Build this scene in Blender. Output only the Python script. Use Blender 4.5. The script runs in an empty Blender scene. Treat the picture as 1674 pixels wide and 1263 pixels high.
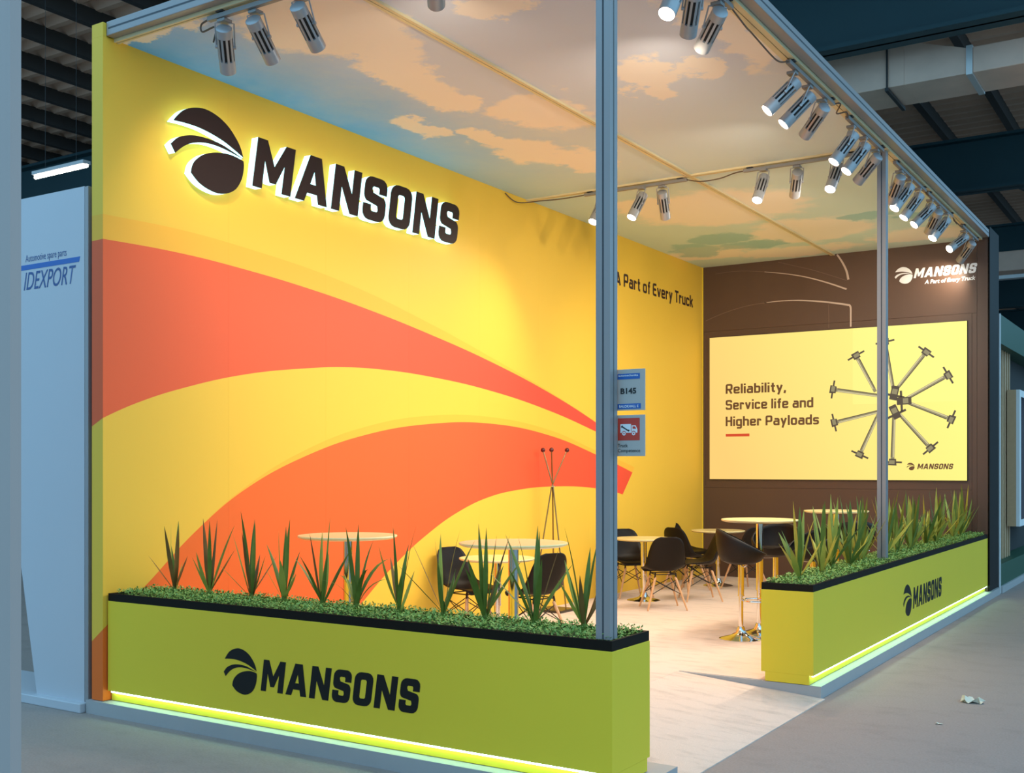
import bpy, bmesh, math, random
from mathutils import Vector, Matrix, geometry
PI = math.pi
rnd = random.Random(7)
scene = bpy.context.scene
C = scene.collection

# ------------------------------------------------------------------ camera, world, exposure
cam_d = bpy.data.cameras.new('camera')
cam = bpy.data.objects.new('camera', cam_d); C.objects.link(cam)
cam_d.sensor_width = 36.0; cam_d.sensor_fit = 'HORIZONTAL'
cam_d.lens = 1802.15 / 1674 * 36.0
cam_d.shift_y = (763.16 - 631.5) / 1674
cam_d.clip_end = 200
cam.location = (6.4208, -4.8752, 1.6)
cam.rotation_euler = (PI / 2, 0, 0.569)
scene.camera = cam

world = bpy.data.worlds.new('hall_daylight'); scene.world = world
world.use_nodes = True
bg = world.node_tree.nodes['Background']
bg.inputs[0].default_value = (0.34, 0.69, 1.0, 1)
bg.inputs[1].default_value = 1.48

vs = scene.view_settings
vs.view_transform = 'Standard'; vs.look = 'None'; vs.exposure = 0.08; vs.gamma = 1.0
vs.use_curve_mapping = False
SPOT_W = 98.0
SPOT_COL = (1.0, 0.85, 0.66)

D = 10.405          # depth of the stand
ZC = 4.55           # ceiling
FL = -0.095         # hall floor

# ------------------------------------------------------------------ materials
def mat(name, base, rough=0.6, metal=0.0, var=0.0, vscale=8.0, bump=0.0, bscale=60.0, emit=None, estr=0.0, spec=0.5):
    m = bpy.data.materials.new(name); m.use_nodes = True
    nt = m.node_tree; b = nt.nodes['Principled BSDF']
    b.inputs['Base Color'].default_value = (*base, 1)
    b.inputs['Roughness'].default_value = rough
    b.inputs['Metallic'].default_value = metal
    b.inputs['Specular IOR Level'].default_value = spec
    if emit:
        b.inputs['Emission Color'].default_value = (*emit, 1)
        b.inputs['Emission Strength'].default_value = estr
    if var or bump:
        geo = nt.nodes.new('ShaderNodeNewGeometry')
    if var:
        n = nt.nodes.new('ShaderNodeTexNoise'); n.inputs['Scale'].default_value = vscale
        n.inputs['Detail'].default_value = 4
        nt.links.new(geo.outputs['Position'], n.inputs['Vector'])
        r = nt.nodes.new('ShaderNodeMix'); r.data_type = 'RGBA'
        r.inputs[6].default_value = (*[max(0, c * (1 - var)) for c in base], 1)
        r.inputs[7].default_value = (*[min(1, c * (1 + var)) for c in base], 1)
        nt.links.new(n.outputs[0], r.inputs[0]); nt.links.new(r.outputs[2], b.inputs['Base Color'])
    if bump:
        n2 = nt.nodes.new('ShaderNodeTexNoise'); n2.inputs['Scale'].default_value = bscale
        nt.links.new(geo.outputs['Position'], n2.inputs['Vector'])
        bp = nt.nodes.new('ShaderNodeBump'); bp.inputs['Strength'].default_value = bump
        bp.inputs['Distance'].default_value = 0.01
        nt.links.new(n2.outputs[0], bp.inputs['Height']); nt.links.new(bp.outputs[0], b.inputs['Normal'])
    return m

YEL = (0.86, 0.525, 0.058)
VINYL = (0.84, 0.61, 0.045)
M = {}
M['yellow'] = mat('yellow_vinyl', VINYL, 0.5, var=0.02, vscale=2, spec=0.15)
M['black'] = mat('black_vinyl', (0.012, 0.011, 0.010), 0.55, spec=0.2)
M['rim'] = mat('black_rim', (0.013, 0.010, 0.007), 0.6, spec=0.1)
M['brown'] = mat('brown_panel', (0.095, 0.050, 0.032), 0.42, var=0.04, vscale=1.5)
M['dark_print'] = mat('dark_brown_print', (0.045, 0.018, 0.012), 0.5)
M['alu'] = mat('satin_aluminium', (0.33, 0.305, 0.30), 0.45, metal=0.3, var=0.03)
M['groove'] = mat('groove_dark', (0.06, 0.065, 0.075), 0.6)
M['cream_rail'] = mat('cream_rail', (0.74, 0.62, 0.36), 0.5)
M['white_trim'] = mat('white_trim', (0.40, 0.39, 0.385), 0.55, var=0.04)
M['lamp_grey'] = mat('lamp_silver', (0.40, 0.40, 0.41), 0.4, metal=0.35, var=0.04, vscale=30)
M['lamp_dark'] = mat('lamp_slot_dark', (0.02, 0.018, 0.017), 0.7)
M['lens'] = mat('lamp_lens', (1, 0.9, 0.7), 0.3, emit=(1.0, 0.93, 0.80), estr=14.0)
M['bracket'] = mat('bracket_black', (0.03, 0.03, 0.03), 0.5)
M['track'] = mat('track_grey', (0.28, 0.27, 0.26), 0.45, metal=0.3)
M['cable'] = mat('cable_brown', (0.10, 0.065, 0.04), 0.6)
M['letter_face'] = mat('sign_face_brown_black', (0.026, 0.014, 0.013), 0.55, spec=0.15)
M['letter_side'] = mat('sign_side_glow', (0.45, 0.62, 0.68), 0.5, emit=(0.47, 0.95, 0.98), estr=1.5)
M['led'] = mat('led_strip_glow', (0.9, 1, 0.9), 0.4, emit=(0.46, 1.0, 0.80), estr=11.0)
M['shell'] = mat('black_plastic', (0.013, 0.009, 0.006), 0.45, spec=0.2)
M['wood'] = mat('beech_wood', (0.68, 0.38, 0.19), 0.5, var=0.15, vscale=25)
M['brass'] = mat('dark_brass', (0.30, 0.19, 0.08), 0.3, metal=0.8)
M['wire'] = mat('dark_wire', (0.03, 0.022, 0.018), 0.45, metal=0.6)
M['chrome'] = mat('chrome', (0.80, 0.79, 0.77), 0.08, metal=1.0)
M['leather'] = mat('black_leatherette', (0.016, 0.011, 0.008), 0.5, spec=0.22)
M['ttop'] = mat('white_laminate', (0.84, 0.70, 0.34), 0.25)
M['ball'] = mat('dark_red_ball', (0.10, 0.010, 0.012), 0.2)
M['plate'] = mat('black_plate', (0.04, 0.028, 0.018), 0.3)
M['leafa'] = mat('leaf_green', (0.135, 0.185, 0.030), 0.45, var=0.35, vscale=14, spec=0.2)
M['leafb'] = mat('leaf_olive', (0.40, 0.40, 0.07), 0.45, var=0.30, vscale=14, spec=0.2)
M['leafc'] = mat('leaf_bronze', (0.22, 0.115, 0.030), 0.45, var=0.30, vscale=14, spec=0.2)
M['cover'] = mat('ground_cover_green', (0.25, 0.40, 0.10), 0.55, var=0.6, vscale=45, spec=0.15)
M['soil'] = mat('soil', (0.03, 0.04, 0.02), 0.9)
M['red'] = mat('red_print', (0.62, 0.05, 0.03), 0.5)
M['blue'] = mat('blue_print', (0.02, 0.12, 0.42), 0.5)
M['navy'] = mat('navy_print', (0.03, 0.08, 0.24), 0.5)
M['white'] = mat('white_print', (0.85, 0.85, 0.84), 0.5)
M['signgrey'] = mat('grey_sign_board', (0.50, 0.45, 0.41), 0.6, var=0.03, spec=0.2)
M['ink'] = mat('black_ink', (0.02, 0.02, 0.02), 0.6)
M['panelwhite'] = mat('white_partition', (0.53, 0.53, 0.56), 0.5, var=0.02, vscale=2)
M['panelgrey'] = mat('grey_partition', (0.42, 0.345, 0.32), 0.6, var=0.04, vscale=1, spec=0.2)
M['teal'] = mat('teal_steel', (0.012, 0.050, 0.062), 0.6, var=0.1, vscale=1)
M['purlin'] = mat('dark_purlin', (0.05, 0.045, 0.042), 0.7)
M['roofsheet'] = mat('corrugated_sheet', (0.76, 0.49, 0.35), 0.6, var=0.15, vscale=0.6)  # brown tint carries warm light painted into the sheet colour
M['duct'] = mat('galvanised_duct', (0.80, 0.53, 0.40), 0.5, metal=0.0, var=0.15, vscale=3)  # orange tint stands in for warm light falling on the grey metal
M['tape'] = mat('foil_tape', (0.75, 0.74, 0.72), 0.35, metal=0.5)
M['tube'] = mat('fluorescent_tube', (1, 1, 1), 0.4, emit=(1.0, 0.97, 0.86), estr=9.0)
M['hallwall'] = mat('dark_hall_wall', (0.035, 0.035, 0.035), 0.9)
M['glossblack'] = mat('gloss_black_edge', (0.012, 0.011, 0.011), 0.55, spec=0.15)
M['gr_green'] = mat('stand_green', (0.012, 0.080, 0.042), 0.5, var=0.05)
M['lightwood'] = mat('light_wood', (0.60, 0.38, 0.21), 0.55, var=0.10, vscale=18)
M['darkscreen'] = mat('dark_display', (0.010, 0.014, 0.035), 0.25)
M['paper'] = mat('crumpled_paper', (0.72, 0.66, 0.52), 0.8)

def node(nt, t, **kw):
    n = nt.nodes.new(t)
    for k, v in kw.items(): setattr(n, k, v)
    return n
def math_(nt, op, a, b=None, c=None):
    n = node(nt, 'ShaderNodeMath', operation=op)
    for i, v in enumerate((a, b, c)):
        if v is None: continue
        if isinstance(v, (int, float)): n.inputs[i].default_value = v
        else: nt.links.new(v, n.inputs[i])
    return n.outputs[0]
def mixc(nt, f, a, b):
    n = node(nt, 'ShaderNodeMix', data_type='RGBA')
    for i, v in ((0, f), (6, a), (7, b)):
        if isinstance(v, (int, float)): n.inputs[i].default_value = v
        elif isinstance(v, tuple): n.inputs[i].default_value = (*v, 1)
        else: nt.links.new(v, n.inputs[i])
    return n.outputs[2]
def pos(nt):
    g = node(nt, 'ShaderNodeNewGeometry'); s = node(nt, 'ShaderNodeSeparateXYZ')
    nt.links.new(g.outputs['Position'], s.inputs[0]); return g.outputs['Position'], s.outputs

# printed mural of the yellow wall: bands bounded by curves over the wall's length
def mural():
    m = bpy.data.materials.new('mural_print'); m.use_nodes = True; nt = m.node_tree
    b = nt.nodes['Principled BSDF']; b.inputs['Roughness'].default_value = 0.5; b.inputs['Specular IOR Level'].default_value = 0.2
    P, s = pos(nt)
    y = math_(nt, 'ADD', s[1], math_(nt, 'MINIMUM', s[0], 0.0)); z = s[2]
    t = math_(nt, 'DIVIDE', math_(nt, 'ADD', y, 0.3), 11.0)
    def curve(pts):
        n = node(nt, 'ShaderNodeFloatCurve'); cm = n.mapping; c = cm.curves[0]
        q = [((a + 0.3) / 11.0, (v + 1.0) / 6.0) for a, v in pts]
        c.points[0].location = q[0]; c.points[-1].location = q[-1]
        for p in q[1:-1]: c.points.new(*p)
        cm.update(); nt.links.new(t, n.inputs['Value'])
        return math_(nt, 'SUBTRACT', math_(nt, 'MULTIPLY', n.outputs[0], 6.0), 1.0)
    s1t = curve([(-.3, 3.15), (-.03, 3.161), (.668, 3.172), (1.275, 3.149), (1.964, 3.10), (2.752, 3.016), (3.661, 2.889), (4.724, 2.71), (5.982, 2.441), (7.136, 2.129), (7.9, 1.88), (10.7, 0.8)])
    lt1 = curve([(-.3, 3.33), (-.03, 3.332), (.6, 3.345), (1.275, 3.32), (2.423, 3.216), (3.661, 2.995), (4.724, 2.76), (5.982, 2.455), (7.136, 2.13), (7.9, 1.87), (10.7, .7)])
    s1b = curve([(-.3, 1.80), (-.031, 1.935), (.284, 2.064), (.668, 2.183), (1.275, 2.325), (1.964, 2.425), (2.423, 2.47), (2.923, 2.489), (3.661, 2.476), (4.724, 2.402), (5.982, 2.238), (7.136, 2.023), (7.9, 1.87), (10.7, 1.3)])
    s2t = curve([(-.3, .28), (-.03, .49), (.311, .745), (.784, 1.121), (1.275, 1.423), (1.964, 1.693), (2.752, 1.892), (3.661, 2.015), (4.724, 2.056), (5.982, 1.958), (7.088, 1.751), (8.081, 1.529), (10.7, .8)])
    lt2 = curve([(-.3, .28), (.311, .745), (.784, 1.125), (1.275, 1.44), (1.964, 1.745), (2.752, 1.965), (3.661, 2.095), (4.724, 2.125), (5.982, 2.02), (7.088, 1.80), (8.2, 1.58), (10.7, .8)])
    s2b = curve([(-.3, -.95), (1.6, -.8), (2.2, 0.0), (2.752, .438), (3.19, .719), (3.661, .957), (4.171, 1.152), (4.724, 1.287), (5.326, 1.354), (5.982, 1.377), (7.088, 1.338), (7.8, 1.248), (10.7, .5)])
    lt = lambda a, c: math_(nt, 'LESS_THAN', a, c)
    mul = lambda a, c: math_(nt, 'MULTIPLY', a, c)
    grad = math_(nt, 'MULTIPLY', y, 1 / 7.5)
    orange_red = mixc(nt, grad, (0.80, 0.125, 0.042), (0.86, 0.065, 0.045))
    orange = mixc(nt, grad, (0.88, 0.165, 0.025), (0.86, 0.080, 0.040))
    col = mixc(nt, 0.0, YEL, YEL)
    end1 = lt(y, 7.88)
    cut = lt(y, math_(nt, 'ADD', math_(nt, 'MULTIPLY', math_(nt, 'SUBTRACT', z, 1.25), 1.0), 7.8))
    m1 = mul(mul(lt(z, lt1), lt(s1b, z)), end1)
    m2 = mul(mul(lt(z, s1t), lt(s1b, z)), end1)
    m3 = mul(mul(lt(z, lt2), lt(s2b, z)), cut)
    m4 = mul(mul(lt(z, s2t), lt(s2b, z)), cut)
    col = mixc(nt, math_(nt, 'MULTIPLY', m1, 0.55), col, (0.92, 0.40, 0.035))
    col = mixc(nt, m2, col, orange_red)
    col = mixc(nt, math_(nt, 'MULTIPLY', m3, 0.55), col, (0.92, 0.40, 0.035))
    col = mixc(nt, m4, col, orange)
    nt.links.new(col, b.inputs['Base Color'])
    return m
M['mural'] = mural()

# printed sky fabric of the ceiling: cloud blobs warped by noise over a blue to grey print
def skyprint():
    m = bpy.data.materials.new('sky_print_fabric'); m.use_nodes = True; nt = m.node_tree
    b = nt.nodes['Principled BSDF']; b.inputs['Roughness'].default_value = 0.75
    P, s = pos(nt)
    warp = node(nt, 'ShaderNodeTexNoise'); warp.inputs['Scale'].default_value = 1.6; warp.inputs['Detail'].default_value = 10
    warp.inputs['Roughness'].default_value = 0.66
    nt.links.new(P, warp.inputs['Vector'])
    sub = node(nt, 'ShaderNodeVectorMath', operation='SUBTRACT'); sub.inputs[1].default_value = (0.5, 0.5, 0.5)
    nt.links.new(warp.outputs['Color'], sub.inputs[0])
    sc = node(nt, 'ShaderNodeVectorMath', operation='SCALE'); sc.inputs['Scale'].default_value = 1.1
    nt.links.new(sub.outputs[0], sc.inputs[0])
    add = node(nt, 'ShaderNodeVectorMath', operation='ADD')
    nt.links.new(P, add.inputs[0]); nt.links.new(sc.outputs[0], add.inputs[1])
    def blob(x, y, rx, ry):
        a = node(nt, 'ShaderNodeVectorMath', operation='SUBTRACT'); a.inputs[1].default_value = (x, y, ZC)
        nt.links.new(add.outputs[0], a.inputs[0])
        k = node(nt, 'ShaderNodeVectorMath', operation='MULTIPLY'); k.inputs[1].default_value = (1 / rx, 1 / ry, 0)
        nt.links.new(a.outputs[0], k.inputs[0])
        l = node(nt, 'ShaderNodeVectorMath', operation='LENGTH'); nt.links.new(k.outputs[0], l.inputs[0])
        return l.outputs['Value']
    def field(lst):
        f = None
        for q in lst:
            v = blob(*q); f = v if f is None else math_(nt, 'MINIMUM', f, v)
        mr = node(nt, 'ShaderNodeMapRange', interpolation_type='SMOOTHSTEP')
        mr.inputs[1].default_value = 1.12; mr.inputs[2].default_value = 0.78
        nt.links.new(f, mr.inputs[0]); return mr.outputs[0]
    clouds = field([(1.35, .45, .5, .55), (1.45, 1.0, .38, .5), (1.22, 1.75, .30, .55), (1.25, 2.3, .22, .3), (.62, 2.85, .18, .4), (.9, 3.35, .16, .3),
                    (1.65, 2.95, .4, .45), (.95, 3.9, .35, .5), (1.2, 4.4, .3, .45), (2.85, 2.6, .20, .40), (2.75, 3.0, .15, .25), (3.15, 2.75, .15, .22), (2.6, 1.0, .25, .22), (.30, .12, .5, .16),
                    (3.62, 2.2, .22, .9), (2.9, .4, .5, .3), (1.6, 7.0, 1.1, .9), (1.0, 6.5, .45, .5), (2.15, 8.7, .8, .7), (.5, 9.4, .7, .5), (3.3, 9.7, .7, .5), (1.6, 9.9, .9, .35)])
    # deeper blue print along the yellow wall side in front, teal at the far end
    gx = node(nt, 'ShaderNodeMapRange'); gx.inputs[1].default_value = 0.0; gx.inputs[2].default_value = 1.5
    xw = math_(nt, 'ADD', s[0], math_(nt, 'MULTIPLY', math_(nt, 'SUBTRACT', warp.outputs[0], 0.5), 1.2))
    nt.links.new(xw, gx.inputs[0])
    base = mixc(nt, gx.outputs[0], (0.17, 0.50, 1.0), (0.68, 0.73, 0.84))
    gy = node(nt, 'ShaderNodeMapRange'); gy.inputs[1].default_value = 2.5; gy.inputs[2].default_value = 6.5
    nt.links.new(s[1], gy.inputs[0])
    base = mixc(nt, gy.outputs[0], base, (0.66, 0.80, 0.74))
    teal = field([(1.0, 8.6, .40, .35), (.45, 9.1, .35, .5), (3.0, 8.3, .3, .18), (3.6, 8.6, .35, .25), (1.2, 9.2, .5, .3)])
    base = mixc(nt, math_(nt, 'MULTIPLY', clouds, 0.9), base, (0.98, 0.87, 0.74))
    base = mixc(nt, math_(nt, 'MULTIPLY', teal, 0.6), base, (0.22, 0.52, 0.52))
    nt.links.new(base, b.inputs['Base Color'])
    return m
M['sky'] = skyprint()

# carpets: fine fibre noise, larger scuffs
def carpet(name, base, scuff, bscale=220, scuffamt=0.5, stretch=(1, 1, 1)):
    m = bpy.data.materials.new(name); m.use_nodes = True; nt = m.node_tree
    b = nt.nodes['Principled BSDF']; b.inputs['Roughness'].default_value = 0.95; b.inputs['Specular IOR Level'].default_value = 0.1
    P, s = pos(nt)
    mp = node(nt, 'ShaderNodeMapping'); mp.inputs['Scale'].default_value = stretch
    mp.inputs['Rotation'].default_value = (0, 0, 0.6)
    nt.links.new(P, mp.inputs[0])
    n1 = node(nt, 'ShaderNodeTexNoise'); n1.inputs['Scale'].default_value = 2.2; n1.inputs['Detail'].default_value = 9; n1.inputs['Roughness'].default_value = 0.65
    nt.links.new(mp.outputs[0], n1.inputs['Vector'])
    mr = node(nt, 'ShaderNodeMapRange'); mr.inputs[1].default_value = 0.50; mr.inputs[2].default_value = 0.78
    nt.links.new(n1.outputs[0], mr.inputs[0])
    n2 = node(nt, 'ShaderNodeTexNoise'); n2.inputs['Scale'].default_value = bscale
    nt.links.new(P, n2.inputs['Vector'])
    c = mixc(nt, math_(nt, 'MULTIPLY', mr.outputs[0], scuffamt), base, scuff)
    c2 = mixc(nt, n2.outputs[0], tuple(v * 0.68 for v in base), tuple(min(1, v * 1.32) for v in base))
    c = mixc(nt, 0.5, c, c2)
    nt.links.new(c, b.inputs['Base Color'])
    bp = node(nt, 'ShaderNodeBump'); bp.inputs['Strength'].default_value = 0.5; bp.inputs['Distance'].default_value = 0.004
    nt.links.new(n2.outputs[0], bp.inputs['Height']); nt.links.new(bp.outputs[0], b.inputs['Normal'])
    return m
M['carpet'] = carpet('cream_carpet', (0.72, 0.575, 0.485), (0.32, 0.245, 0.20), 160, 1.0, (1.4, 4.0, 1))
M['hallcarpet'] = carpet('grey_hall_carpet', (0.34, 0.275, 0.245), (0.20, 0.165, 0.15), 75, 0.8, (1, 1.6, 1))

# content of the LED display: warm yellow picture
def display():
    m = bpy.data.materials.new('led_display_picture'); m.use_nodes = True; nt = m.node_tree
    b = nt.nodes['Principled BSDF']; b.inputs['Base Color'].default_value = (0.02, 0.02, 0.02, 1); b.inputs['Roughness'].default_value = 0.5
    P, s = pos(nt)
    g = node(nt, 'ShaderNodeMapRange'); g.inputs[1].default_value = 0.1; g.inputs[2].default_value = 3.7
    nt.links.new(math_(nt, 'ADD', s[0], math_(nt, 'MULTIPLY', math_(nt, 'SUBTRACT', s[2], 2.4), 0.45)), g.inputs[0])
    c = mixc(nt, g.outputs[0], (0.95, 0.60, 0.17), (1.0, 0.92, 0.22))
    # LED tiles of slightly different brightness
    w = math_(nt, 'GREATER_THAN', s[0], 2.215)
    w = math_(nt, 'MULTIPLY', w, math_(nt, 'GREATER_THAN', s[2], 2.46))
    c = mixc(nt, math_(nt, 'MULTIPLY', w, 0.35), c, (1.0, 0.96, 0.26))
    nt.links.new(c, b.inputs['Emission Color']); b.inputs['Emission Strength'].default_value = 0.98
    return m
M['display'] = display()
def screen_ink(name, c): return mat(name, (0.01, 0.01, 0.01), 0.5, emit=c, estr=1.0)
M['scr_brown'] = screen_ink('screen_brown', (0.12, 0.045, 0.012))
M['scr_red'] = screen_ink('screen_red', (0.62, 0.05, 0.015))
M['scr_steel'] = screen_ink('screen_steel', (0.26, 0.23, 0.12))
M['scr_dark'] = screen_ink('screen_dark', (0.055, 0.042, 0.03))
M['scr_light'] = screen_ink('screen_light', (0.62, 0.54, 0.30))

# ------------------------------------------------------------------ mesh helpers
def link(o, parent=None):
    C.objects.link(o)
    if parent is not None: o.parent = parent
    return o
def obj(name, bm, m, parent=None, smooth=False):
    me = bpy.data.meshes.new(name)
    bmesh.ops.recalc_face_normals(bm, faces=bm.faces[:])
    bm.to_mesh(me); bm.free()
    for x in (m if isinstance(m, (list, tuple)) else [m]): me.materials.append(M[x])
    if smooth:
        for p in me.polygons: p.use_smooth = True
        me.set_sharp_from_angle(angle=math.radians(40))
    return link(bpy.data.objects.new(name, me), parent)
def tag(o, label, cat, group=None, kind=None):
    o['label'] = label; o['category'] = cat
    if group: o['group'] = group
    if kind: o['kind'] = kind
    return o
def empty(name, loc=(0, 0, 0), rz=0.0):
    o = bpy.data.objects.new(name, None); o.empty_display_size = 0.1
    o.location = loc; o.rotation_euler = (0, 0, rz); return link(o)
def box(bm, x0, x1, y0, y1, z0, z1, bev=0.0, mi=0):
    r = bmesh.ops.create_cube(bm, size=1.0)
    vs_ = r['verts']
    for v in vs_:
        v.co = Vector(((x0 + x1) / 2 + v.co.x * (x1 - x0), (y0 + y1) / 2 + v.co.y * (y1 - y0), (z0 + z1) / 2 + v.co.z * (z1 - z0)))
    fs = {f for v in vs_ for f in v.link_faces}
    for f in fs: f.material_index = mi
    if bev:
        es = list({e for v in vs_ for e in v.link_edges})
        bmesh.ops.bevel(bm, geom=es, offset=bev, segments=2, affect='EDGES', profile=0.5)
    return bm
def bx(*a, bev=0.0): return box(bmesh.new(), *a, bev=bev)
def lathe(bm, prof, n=24, mtx=None):
    rings = []
    for r, z in prof:
        ring = []
        if r < 1e-6: ring = [bm.verts.new((0, 0, z))] * n
        else:
            ring = [bm.verts.new((r * math.cos(2 * PI * k / n), r * math.sin(2 * PI * k / n), z)) for k in range(n)]
        rings.append(ring)
    for a, b in zip(rings, rings[1:]):
        for k in range(n):
            q = [a[k], a[(k + 1) % n], b[(k + 1) % n], b[k]]
            u = []
            for v in q:
                if v not in u: u.append(v)
            if len(u) > 2: bm.faces.new(u)
    if mtx is not None:
        seen = set()
        for ring in rings:
            for v in ring:
                if v not in seen: v.co = mtx @ v.co; seen.add(v)
    return bm
def frame_to(d):
    d = Vector(d).normalized(); return d.to_track_quat('Z', 'Y').to_matrix().to_4x4()
def rod(bm, a, b, r0, r1=None, n=8):
    a, b = Vector(a), Vector(b); r1 = r0 if r1 is None else r1
    m = Matrix.Translation(a) @ frame_to(b - a); L = (b - a).length
    return lathe(bm, [(0, 0), (r0, 0), (r1, L), (0, L)], n, m)
def tube(bm, pts, r, n=6, closed=False):
    pts = [Vector(p) for p in pts]; rings = []
    for i, p in enumerate(pts):
        if closed: t = pts[(i + 1) % len(pts)] - pts[i - 1]
        else: t = pts[min(i + 1, len(pts) - 1)] - pts[max(i - 1, 0)]
        q = frame_to(t)
        rings.append([bm.verts.new(p + q.to_3x3() @ Vector((r * math.cos(2 * PI * k / n), r * math.sin(2 * PI * k / n), 0))) for k in range(n)])
    pairs = list(zip(rings, rings[1:])) + ([(rings[-1], rings[0])] if closed else [])
    for a, b in pairs:
        # match the ring phase to avoid twists
        off = min(range(n), key=lambda o: sum((a[k].co - b[(k + o) % n].co).length for k in range(n)))
        for k in range(n): bm.faces.new((a[k], a[(k + 1) % n], b[(k + 1 + off) % n], b[(k + off) % n]))
    if not closed:
        bm.faces.new(rings[0][::-1]); bm.faces.new(rings[-1])
    return bm
def spline(pts, n=6, closed=False):
    pts = [Vector(p) for p in pts]; out = []; N = len(pts)
    rng = range(N if closed else N - 1)
    for i in rng:
        g = lambda k: pts[k % N] if closed else pts[max(0, min(N - 1, k))]
        p0, p1, p2, p3 = g(i - 1), g(i), g(i + 1), g(i + 2)
        for k in range(n):
            t = k / n
            out.append(0.5 * ((2 * p1) + (p2 - p0) * t + (2 * p0 - 5 * p1 + 4 * p2 - p3) * t * t + (3 * p1 - p0 - 3 * p2 + p3) * t ** 3))
    if not closed: out.append(pts[-1])
    return out
def prism(bm, loops, fn, d0, d1, mi_face=0, mi_side=0):
    """flat polygon with holes (2-D loops), extruded from d0 to d1 along the plane's normal; fn(u,v,d)->xyz"""
    flat = [p for lp in loops for p in lp]
    tris = geometry.tessellate_polygon([[Vector((p[0], p[1], 0)) for p in lp] for lp in loops])
    A = [bm.verts.new(fn(p[0], p[1], d0)) for p in flat]
    B = [bm.verts.new(fn(p[0], p[1], d1)) for p in flat]
    for t in tris:
        try:
            f = bm.faces.new([B[i] for i in t]); f.material_index = mi_face
            f = bm.faces.new([A[i] for i in reversed(t)]); f.material_index = mi_side
        except ValueError: pass
    k = 0
    for lp in loops:
        n = len(lp)
        for i in range(n):
            a, b = k + i, k + (i + 1) % n
            f = bm.faces.new((A[a], A[b], B[b], B[a])); f.material_index = mi_side
        k += n
    return bm
def copy_tree(o, parent=None):
    c = o.copy(); C.objects.link(c)
    if parent is not None: c.parent = parent
    for ch in list(o.children): copy_tree(ch, c)
    return c
ORD = ['first', 'second', 'third', 'fourth', 'fifth', 'sixth', 'seventh', 'eighth', 'ninth', 'tenth', 'eleventh', 'twelfth', 'thirteenth', 'fourteenth', 'fifteenth', 'sixteenth', 'seventeenth', 'eighteenth']

# ------------------------------------------------------------------ lettering
def rrect(x0, y0, x1, y1, r, n=4, skip=()):
    out = []
    for cx, cy, a0, k in ((x1 - r, y1 - r, 0, 'tr'), (x0 + r, y1 - r, 90, 'tl'), (x0 + r, y0 + r, 180, 'bl'), (x1 - r, y0 + r, 270, 'br')):
        for i in range(n + 1):
            a = math.radians(a0 + 90 * i / n); out.append((cx + r * math.cos(a), cy + r * math.sin(a)))
    return out
def arc(cx, cy, r, a0, a1, n=4):
    return [(cx + r * math.cos(math.radians(a0 + (a1 - a0) * i / n)), cy + r * math.sin(math.radians(a0 + (a1 - a0) * i / n))) for i in range(n + 1)]
S_ = 0.235
def glyph(ch):
    if ch == 'M':
        w = 0.92
        return w, [[(0, 0), (.22, 0), (.22, .58), (.385, .16), (.535, .16), (.70, .58), (.70, 0), (w, 0), (w, 1), (.69, 1), (.46, .50), (.23, 1), (0, 1)]]
    if ch == 'A':
        w = 0.84
        return w, [[(0, 0), (.235, 0), (.29, .19), (.55, .19), (.605, 0), (w, 0), (.57, 1), (.27, 1)], [(.345, .39), (.42, .68), (.495, .39)]]
    if ch == 'N':
        w = 0.76
        return w, [[(0, 0), (.225, 0), (.225, .56), (.525, 0), (w, 0), (w, 1), (.535, 1), (.535, .44), (.235, 1), (0, 1)]]
    if ch == 'O':
        w = 0.69
        return w, [rrect(0, 0, w, 1, .22), rrect(S_, S_ * .92, w - S_, 1 - S_ * .92, .06)[::-1]]
    w = 0.68; t = .215; r = .20
    L = [(w, .64), (w, 1 - r)][:1]
    p = [(w, .64)] + arc(w - r, 1 - r, r, 0, 90) + arc(r, 1 - r, r, 90, 180) + arc(r, .39 + r, r, 180, 235)
    p += [(.42, .36)] + [(w - S_, .29), (w - S_, t + .03), (w - S_ - .03, t), (S_ + .03, t), (S_, t + .03), (S_, .36), (0, .36)]
    p += arc(r, r, r, 180, 270) + arc(w - r, r, r, 270, 360) + arc(w - r, .61 - r, r, 0, 55)
    p += [(.27, .64)] + [(S_, .71), (S_, 1 - t - .03), (S_ + .03, 1 - t), (w - S_ - .03, 1 - t), (w - S_, 1 - t - .03), (w - S_, .64)]
    return w, [p]
def mansons(width, cap, shear=0.14, gap=0.115):
    """letters of the firm's name in 2-D, fitted to width x cap"""
    x = 0.0; out = []
    for ch in 'MANSONS':
        w, loops = glyph(ch); out.append((ch, [[(a + x, b) for a, b in lp] for lp in loops])); x += w + gap
    tot = x - gap + shear; k = width / tot
    return [(ch, [[((a + shear * b) * k, b * cap) for a, b in lp] for lp in loops]) for ch, loops in out]
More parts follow.
